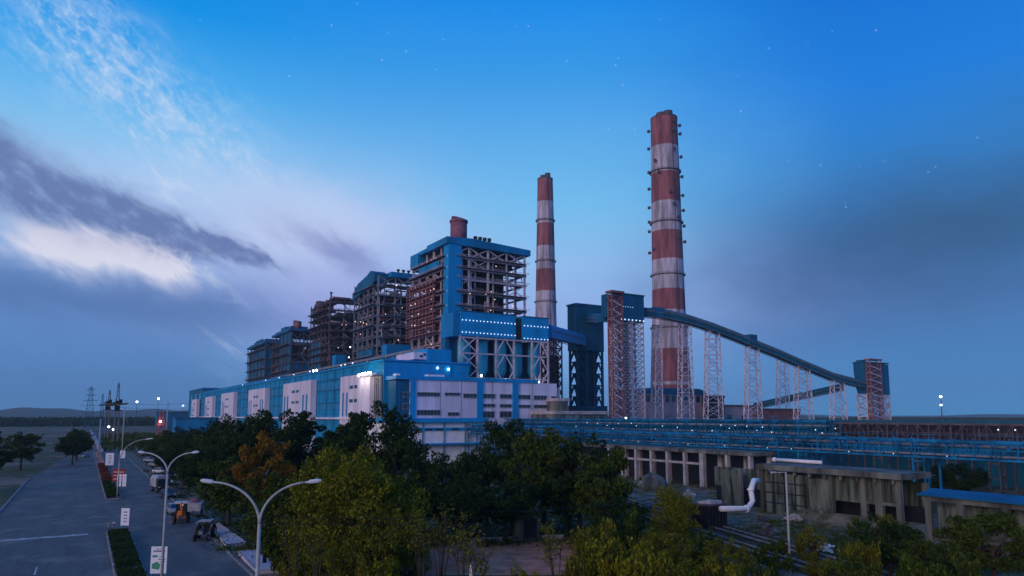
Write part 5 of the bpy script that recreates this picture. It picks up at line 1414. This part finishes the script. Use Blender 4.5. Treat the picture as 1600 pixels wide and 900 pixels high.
car(gz(132, 715), R(-30), 'carsilver', 'pale car at the left edge of the road under the roadside trees', group=None)
def truck(loc, rz):
    t = thing('cargo_truck', loc, 'truck with a pale canvas-covered load bed parked at the right side of the road', 'truck', rz=rz)
    b = MB(); b.box(-1.1, -3.4, .9, 1.1, -1.9, 2.6); b.build('cab', M['cardark'], t, local=True)
    b = MB(); b.box(-.95, -3.43, 1.7, .95, -3.401, 2.4); b.build('windscreen', M['glass'], t, local=True)
    b = MB(); b.box(-1.0, -3.4, .6, 1.0, 3.4, .85); b.build('chassis', M['black'], t, local=True)
    b = MB(); b.prism([(-1.2, 1.0), (1.2, 1.0), (1.2, 2.6), (.7, 3.05), (-.7, 3.05), (-1.2, 2.6)], -1.75, 3.4, 'y'); b.build('canvas_cover', M['canvas'], t, local=True)
    for x in (-1.0, 1.0):
        for y in (-2.5, 1.6, 2.7): wheel(t, x, y, .48, .3)
    for x in (-.8, .8):
        b = MB(); b.box(x-.15, -3.46, 1.0, x+.15, -3.405, 1.2); b.build('headlight', M['carwhite'], t, local=True)
truck(gz(250, 768), R(6))
def motorcycle(loc, rz, label):
    t = thing('motorcycle', loc, label, 'motorcycle', 'motorcycles beside the truck', rz)
    for y in (-.65, .65): wheel(t, .0, y, .31, .1)
    b = MB(); b.smooth = True; b.tube([(0, -.35, .62), (0, -.1, .85), (0, .15, .82)], [.1, .17, .1], 8); b.bar((0, .1, .78), (0, .85, .84), .22, .12); b.bar((0, -.2, .35), (0, .3, .35), .24, .3)
    b.build('body', M['cardark'], t, local=True)
    b = MB(); b.bar((0, -.65, .31), (0, -.42, .98), .07); b.bar((-.34, -.38, 1.02), (.34, -.38, 1.02), .05); b.build('handlebar', M['greysteel'], t, local=True)
    b = MB(); b.box(-.09, -.56, .78, .09, -.46, .94); b.build('headlight', M['carwhite'], t, local=True)
motorcycle(gz(236, 748), R(20), 'dark motorcycle standing left of the truck, nearest the road middle'); motorcycle(gz(228, 738), R(40), 'dark motorcycle parked among the slanted cars'); motorcycle(gz(240, 756), R(15), 'dark motorcycle closest to the front of the truck')
def backhoe(loc, rz):
    t = thing('backhoe_loader', loc, 'orange backhoe loader with a pale cab roof parked facing away at the right roadside', 'backhoe loader', rz=rz)
    b = MB(); b.prism([(-1.9, .7), (1.5, .7), (1.5, 1.35), (-.3, 1.35), (-.5, 1.55), (-1.9, 1.4)], -.55, .55, 'x'); b.build('body', M['orange'], t, local=True)
    b = MB()
    for x in (-.68, .68):
        for y in (-.3, 1.35): b.bar((x, y, 1.3), (x*.92, y*.95, 2.65), .09)
    b.build('cab_frame', M['black'], t, local=True)
    b = MB(); b.hexa([(-.64,-.25,1.36),(.64,-.25,1.36),(.64,1.3,1.36),(-.64,1.3,1.36)], [(-.6,-.22,2.6),(.6,-.22,2.6),(.6,1.25,2.6),(-.6,1.25,2.6)]); b.build('window', M['glass'], t, local=True)
    b = MB(); b.box(-.85, -.5, 2.66, .85, 1.5, 2.8); b.box(-.7, -.35, 2.8, .7, 1.35, 2.86); b.build('roof', M['carwhite'], t, local=True)
    for x in (-.85, .85): wheel(t, x, .85, .72, .42, 'orange'); wheel(t, x*.95, -1.35, .45, .3, 'orange')
    b = MB()
    for x in (-.62, .62): b.bar((x, -.4, 1.5), (x, -2.3, 1.1), .14, .2); b.bar((x, -2.3, 1.1), (x, -2.7, .5), .14, .2)
    b.build('loader_arm', M['orange'], t, local=True)
    b = MB(); b.prism([(-2.7, .1), (-3.3, .12), (-3.4, .2), (-2.85, .85), (-2.65, .9)], -1.1, 1.1, 'x'); b.build('front_bucket', M['brownsteel'], t, local=True)
    b = MB(); b.bar((0, 1.5, .9), (0, 2.2, 2.9), .26, .34); b.build('boom', M['orange'], t, local=True)
    b = MB(); b.bar((0, 2.2, 2.9), (0, 2.9, 1.3), .2, .26); b.build('dipper_arm', M['orange'], t, local=True)
    b = MB(); b.prism([(2.7, 1.3), (3.1, 1.2), (3.0, .75), (2.6, .65), (2.45, .9)], -.35, .35, 'x'); b.build('rear_bucket', M['brownsteel'], t, local=True)
    for x in (-.8, .8): b = MB(); b.bar((x, 1.5, 1.0), (x*1.2, 1.75, .1), .14); b.box(x*1.2-.18, 1.6, 0, x*1.2+.18, 1.95, .08); b.build('stabiliser', M['black'], t, local=True)
    b = MB(); b.box(-.5, 1.5, 1.0, .5, 1.56, 1.7); b.build('rear_panel', M['orange'], t, local=True)
    b = MB(); b.box(-.16, 1.3, 2.4, .16, 1.52, 2.55); b.build('work_lamp', M['lamp_warm'], t, local=True)
backhoe(gz(283, 816), R(180-8))
p = Vector(gz(283, 816)); 
def tractor(loc, rz):
    t = thing('tractor', loc, 'dark tractor with big black wheels and a pale flat canopy beside the pale slab', 'tractor', rz=rz)
    b = MB(); b.prism([(-1.7, .75), (.9, .7), (.9, 1.1), (-.2, 1.15), (-.4, 1.35), (-1.65, 1.25)], -.32, .32, 'x'); b.build('body', M['cardark'], t, local=True)
    b = MB(); b.box(-.2, -1.78, .85, .2, -1.705, 1.2); b.build('grille', M['greysteel'], t, local=True)
    for x in (-.85, .85): wheel(t, x, .75, .78, .42, 'carwhite'); wheel(t, x*.85, -1.3, .42, .26, 'carwhite')
    for x in (-.85, .85):
        b = MB(); b.tube([(x, -.02, 1.35), (x, .3, 1.62), (x, .9, 1.66), (x, 1.4, 1.4)], .1, 6); b.build('mudguard', M['cardark'], t, local=True)
    b = MB(); b.box(-.3, .35, 1.15, .3, .8, 1.3); b.box(-.3, .8, 1.15, .3, .9, 1.65); b.build('seat', M['black'], t, local=True)
    b = MB(); 
    for x in (-.6, .6):
        for y in (-.1, 1.2): b.bar((x, y, 1.1), (x, y, 2.1), .05)
    b.build('canopy_post', M['black'], t, local=True)
    b = MB(); b.box(-.75, -.3, 2.1, .75, 1.35, 2.17); b.build('canopy', M['canvas'], t, local=True)
    b = MB(); b.tube([(0, -.35, 1.3), (0, 0, 1.6)], .03, 6); b.tube([(0, 0, 1.6), (0, .03, 1.63)], .2, 12); b.build('steering_wheel', M['black'], t, local=True)
tractor(gz(319, 843), R(-22))
# tarpaulin heap between backhoe and tractor
t = thing('tipped_trailer', gz(304, 806), 'pale tipped trailer with an orange load, between backhoe loader and tractor', 'trailer', rz=R(-15))
b = MB(); b.hexa([(-.9,-1.5,.75),(.9,-1.5,.75),(.9,1.5,.75),(-.9,1.5,.75)], [(-1.05,-1.6,1.9),(1.05,-1.6,1.9),(1.05,1.6,1.9),(-1.05,1.6,1.9)]); b.build('box', M['canvas'], t, local=True)
b = MB(); b.tube([(0, 0, 1.85), (0, 0, 2.1), (.1, 0, 2.5)], [1.0, .8, .2], 9); b.build('load', M['rust'], t, local=True)
for x in (-.95, .95): wheel(t, x, 0, .45, .26)
b = MB(); b.bar((0, -1.5, .8), (0, -2.8, .5), .12); b.build('drawbar', M['black'], t, local=True)
# dog on the road
t = thing('dog', gz(172.5, 824), 'small black and white dog crossing the road near the near end of the median', 'dog', rz=R(62))
b = MB(); b.smooth = True
b.tube([(0, .34, .40), (0, .26, .44), (0, 0, .42), (0, -.22, .45), (0, -.34, .52), (0, -.40, .60), (0, -.50, .62), (0, -.60, .58), (0, -.66, .57)],
       [.03, .09, .10, .125, .10, .075, .075, .05, .03], 10)
b.tube([(0, .33, .42), (0, .48, .52), (0, .56, .62)], [.03, .022, .01], 6)
for x in (-.07, .07):
    b.tube([(x, -.24, .42), (x, -.23, .22), (x*1.05, -.26, .02)], [.05, .03, .028], 6); b.tube([(x, .24, .42), (x, .18, .28), (x*1.05, .28, .16), (x*1.05, .24, .02)], [.065, .045, .026, .026], 6)
    b.tube([(x*.7, -.42, .66), (x*.9, -.41, .74)], [.025, .006], 5)
b.build('body', mat('dog_coat', (.75, .73, .72), .9, 0, 3.2, col2=(.012, .012, .014)), t, local=True)

# concrete slabs of the footpath
def slabthing(corners_px, h, label):
    pts = [on_z(*q) for q in corners_px]; c0 = sum(pts, Vector())/4
    b = MB(); b.hexa([(p.x, p.y, .061) for p in pts], [(p.x, p.y, h) for p in pts])
    t = thing('pavement_slab', (c0.x, c0.y, .0), label, 'slab', 'pale raised slabs along the footpath')
    b.build('slab', M['slab'], t)
    b = MB(); 
    for i in range(4): b.bar(Vector((pts[i].x, pts[i].y, h+.01)), Vector((pts[(i+1) % 4].x, pts[(i+1) % 4].y, h+.01)), .12, .05)
    b.build('edge', M['concl'], t)
slabthing([(353, 857), (384, 853), (341, 822), (330, 825)], .42, 'pale slab running from the tractor toward the viewer')
slabthing([(402, 899), (440, 895), (398, 866), (372, 868)], .42, 'pale slab at the foot of the nearest black tree trunk')
# black trunk standing on the slab
b = MB(); b.smooth = True; p = on_z(413, 886); b.tube([(p.x, p.y, .42), (p.x, p.y, 3), (p.x-.1, p.y, 6)], [.2, .15, .1], 8)
tag(b.build('bare_trunk', M['black'], None, (p.x, p.y, .42)), 'black bare trunk rising from the pale slab beside the nearest lamp post', 'tree trunk')
# low brick wall and post near the bottom
p0, p1 = on_z(735, 848), on_z(880, 842)
b = MB(); b.bar(p0+Vector((0,0,.25)), p1+Vector((0,0,.25)), .35, .5); tag(b.build('low_wall', M['concl']), 'low pale kerb wall along the back of the red soil patch', 'wall')
p0, p1 = on_z(652, 898), on_z(742, 874)
b = MB(); b.bar(p0+Vector((0,0,.9)), p1+Vector((0,0,.9)), .25, 1.8); tag(b.build('brick_wall', M['brick']), 'low pinkish brick wall behind the thin saplings near the bottom', 'wall')
p = on_z(640, 899)
b = MB(); b.box(p.x-.7, p.y-.3, 0, p.x+.35, p.y+.1, 2.6); tag(b.build('concrete_post', M['conc'], None, (p.x, p.y, 0)), 'broad pale concrete post at the bottom left of the pink brick wall', 'post')
p = at(737, 888, 50)
b = MB(); b.tube([(p.x, p.y, 0), (p.x, p.y, p.z+.4)], [.12, .16], 8); tag(b.build('marker_stone', M['white2'], None, (p.x, p.y, 0)), 'small white marker stone at the bottom beside the red soil', 'marker')
# small light-blue shed under the big trees
p = at(828, 792, 84)
t = thing('shed', (p.x, p.y, 0), 'small grey-blue shed half hidden under the dark trees above the red soil', 'shed')
b = MB(); b.box(p.x-1.3, p.y, 0, p.x+1.3, p.y+2.5, 3.4); b.build('wall', M['conc'], t)
b = MB(); b.box(p.x-1.6, p.y-.4, 3.4, p.x+1.6, p.y+2.9, 3.52); b.build('roof', M['greysteel'], t)
b = MB(); b.box(p.x-.9, p.y-.03, .4, p.x+.9, p.y-.001, 2.6); b.build('door', M['dark'], t)
# fence line along the verge
# ------------------------------------------------------------------ pylons, poles and wires at the left
def pylon(px, s, pyt, w, label, m, arms=True):
    p = at(px, pyt, s); t = thing('pylon', (p.x, p.y, 0), label, 'pylon', 'lattice pylons on the left')
    b = MB(); lattice(b, quad4(p.x, p.y, w, w, 0), quad4(p.x, p.y, w*.18, w*.18, p.z*.97), 12, .22, .12, 'x'); b.bar((p.x, p.y, p.z*.9), (p.x, p.y, p.z), .15); b.build('lattice', m, t)
    if arms:
        b = MB()
        for f, l in ((.72, 4.2), (.82, 3.4), (.92, 2.6)):
            for dz in (0, .5): b.bar((p.x-l*.85, p.y+l*.52, p.z*f+ .0), (p.x+l*.85, p.y-l*.52, p.z*f), .2); b.bar((p.x, p.y, p.z*f+.9), (p.x+(l if dz else -l)*.85, p.y-(l if dz else -l)*.52, p.z*f), .14)
        b.build('cross_arm', m, t)
pylon(186, 330, 596, 1.6, 'tallest thin lattice mast at the left, beside the far road', M['brownsteel'], False)
pylon(172, 345, 608, 1.5, 'thin lattice mast just left of the tallest one', M['brownsteel'], False)
pylon(143, 420, 602, 3.2, 'green lattice pylon far off at the left edge of the photo', M['teal'], True)
pylon(161, 460, 614, 1.6, 'faint lattice mast between the green pylon and the switch frames', M['teal'], False)
def hframe(px, s, label, w=2.2):
    p = at(px, 640, s); p2 = at(px, 627, s); t = thing('transformer_frame', (p.x, p.y, 0), label, 'transformer frame', 'pole frames carrying switchgear')
    r_ = Vector((math.cos(HEAD), -math.sin(HEAD), 0)); c0 = Vector((p.x, p.y, 0)); b = MB()
    for sg in (-1, 1): b.bar(c0+r_*sg*w*.38, c0+r_*sg*w*.38+Vector((0,0,p2.z+1)), .3)
    b.build('pole', M['greysteel'], t)
    b = MB(); b.bar(c0-r_*w*1.9+Vector((0,0,p2.z-1.9)), c0+r_*w*1.9+Vector((0,0,p2.z-1.0)), .7, .7); b.bar(c0-r_*w+Vector((0,0,p2.z-4)), c0+r_*w+Vector((0,0,p2.z-4)), .35, .35); b.build('cross_beam', M['black'], t)
    b = MB(); 
    for u in (-.6, 0, .6): q_ = c0+r_*w*u; b.box(q_.x-.6, q_.y-.6, p2.z-1.0, q_.x+.6, q_.y+.6, p2.z+.2+u)
    b.box(c0.x-1, c0.y-1, p2.z-3.9, c0.x+1, c0.y+1, p2.z-1.9)
    b.build('switchgear', M['black'], t)
hframe(183, 300, 'dark switchgear frame on two poles, nearest the tall mast'); hframe(168, 335, 'dark switchgear frame on two poles, left of and behind the other', 2.0)
def polet(px, s, pyt, label, r=.18):
    p = at(px, pyt, s); b = MB(); b.smooth = True; b.tube([(p.x, p.y, 0), (p.x, p.y, p.z)], [r*1.3, r], 8); 
    return tag(b.build('utility_pole', M['pole'], None, (p.x, p.y, 0)), label, 'pole', 'thin utility poles on the left')
polet(157.5, 250, 655, 'thin pale pole left of the scrub, beside the far road'); polet(195, 260, 636, 'thin pale pole right of the switchgear frames'); polet(262.5, 420, 628, 'thin dark pole against the sky left of the blue hall', .3)
def wire(pa, pb, sag, label=None, r=.05):
    pa, pb = Vector(pa), Vector(pb); b = MB(); pts = []
    for k in range(17): u = k/16; q_ = pa.lerp(pb, u); q_.z -= sag*4*u*(1-u); pts.append(q_)
    b.tube(pts, r, 4, cap=False); return tag(b.build('overhead_wire', M['black'], None, tuple(pa)), label, 'wire', 'overhead wires')
wire(at(183, 629, 300), at(300, 629, 420), 1.0, 'upper dark overhead wire running right from the switchgear frames'); wire(at(183, 636, 300), at(300, 637, 420), 1.0, 'lower dark overhead wire running right from the switchgear frames')
wire(at(126, 633, 290), at(183, 630, 300), .6, 'dark overhead wire left of the switchgear frames')
wire(at(330, 806, 46), at(760, 809, 46), .1, 'pale overhead wire crossing behind the nearest lamp post', .018); wire(at(330, 814, 46), at(760, 818, 46), .15, 'second overhead wire just below, crossing behind the nearest lamp post', .016)
wire(at(740, 800, 50), at(1010, 782, 60), .2, 'overhead wire in front of the big dark trees', .02)
# distant lights on poles
def litpole(px, py, s, key, rad, label, H=None, drop=None):
    p = at(px, py, s); t = thing('lit_lamp', (p.x, p.y, 0), label, 'lamp post', 'lit lamps far away'); b = MB(); b.tube([(p.x, p.y, 0), (p.x, p.y, p.z)], [.2, .12], 6); b.build('post', M['brownsteel'], t)
    lamp(t, p, key, rad, 'lamp_head')
litpole(247.5, 623, 520, 'lamp_flood', .55, 'brightest white lamp in the sky left of the blue hall'); litpole(214, 628, 520, 'lamp_cool', .7, 'white lamp level with the overhead wires')
litpole(170, 667, 330, 'lamp_cool', .45, 'left one of two low lamps near the far road'); litpole(177, 671, 320, 'lamp_cool', .45, 'right one of two low lamps near the far road')
litpole(286, 634, 560, 'lamp_small', .8, 'faint white lamp just left of the blue hall'); 
litpole(1470, 620, 300, 'lamp_flood', .38, 'bright white lamp on a mast at the right edge of the photo'); litpole(1470.5, 633, 302, 'lamp_cool', .42, 'white lamp below the bright one at the right edge')
p = at(252, 657, 380)
t = thing('beacon_tower', (p.x, p.y, 0), 'small red-brown steel tower with a glowing orange lamp behind the dark trees', 'beacon'); zt_ = at(251, 643, 380).z
b = MB(); lattice(b, quad4(p.x, p.y, 2.2, 2.2, 0), quad4(p.x, p.y, .8, .8, zt_), 6, .35, .2); b.build('frame', M['rust'], t)
b = MB(); b.box(p.x-2.0, p.y-1.5, p.z-2.6, p.x+2.0, p.y+1.5, p.z-1.8); b.build('platform', M['rust'], t); lamp(t, (p.x-.5, p.y-1.2, p.z-.6), 'lamp_orange', .6, 'lamp_head'); point_light((p.x-1.5, p.y-3.5, p.z-.6), 350, (1, .3, .2), .5)
# lights in the yard near stair tower foot
p = at(978, 654, 250); t = thing('yard_lamp', (p.x, p.y, 0), 'white glowing yard lamp at the foot of the blue head house lattice', 'lamp post'); b = MB(); b.tube([(p.x, p.y, 0), (p.x, p.y, p.z)], .12, 6); b.build('post', M['greysteel'], t); lamp(t, p, 'lamp_cool', .45, 'lamp_head')
# ------------------------------------------------------------------ haze
b = MB(); b.box(-6500, -400, -3, 6500, 6600, 300)
hz = b.build('haze', bpy.data.materials.new('evening_haze')); hm = hz.data.materials[0]; hm.use_nodes = True
t_ = hm.node_tree; t_.nodes.clear(); ou = t_.nodes.new('ShaderNodeOutputMaterial'); pv = t_.nodes.new('ShaderNodeVolumePrincipled')
pv.inputs['Color'].default_value = (.66, .88, 1.0, 1); pv.inputs['Density'].default_value = 0.0001; pv.inputs['Anisotropy'].default_value = 0.0
t_.links.new(pv.outputs[0], ou.inputs['Volume']); tag(hz, 'thin bluish evening haze over the whole plain', 'haze', kind='stuff')
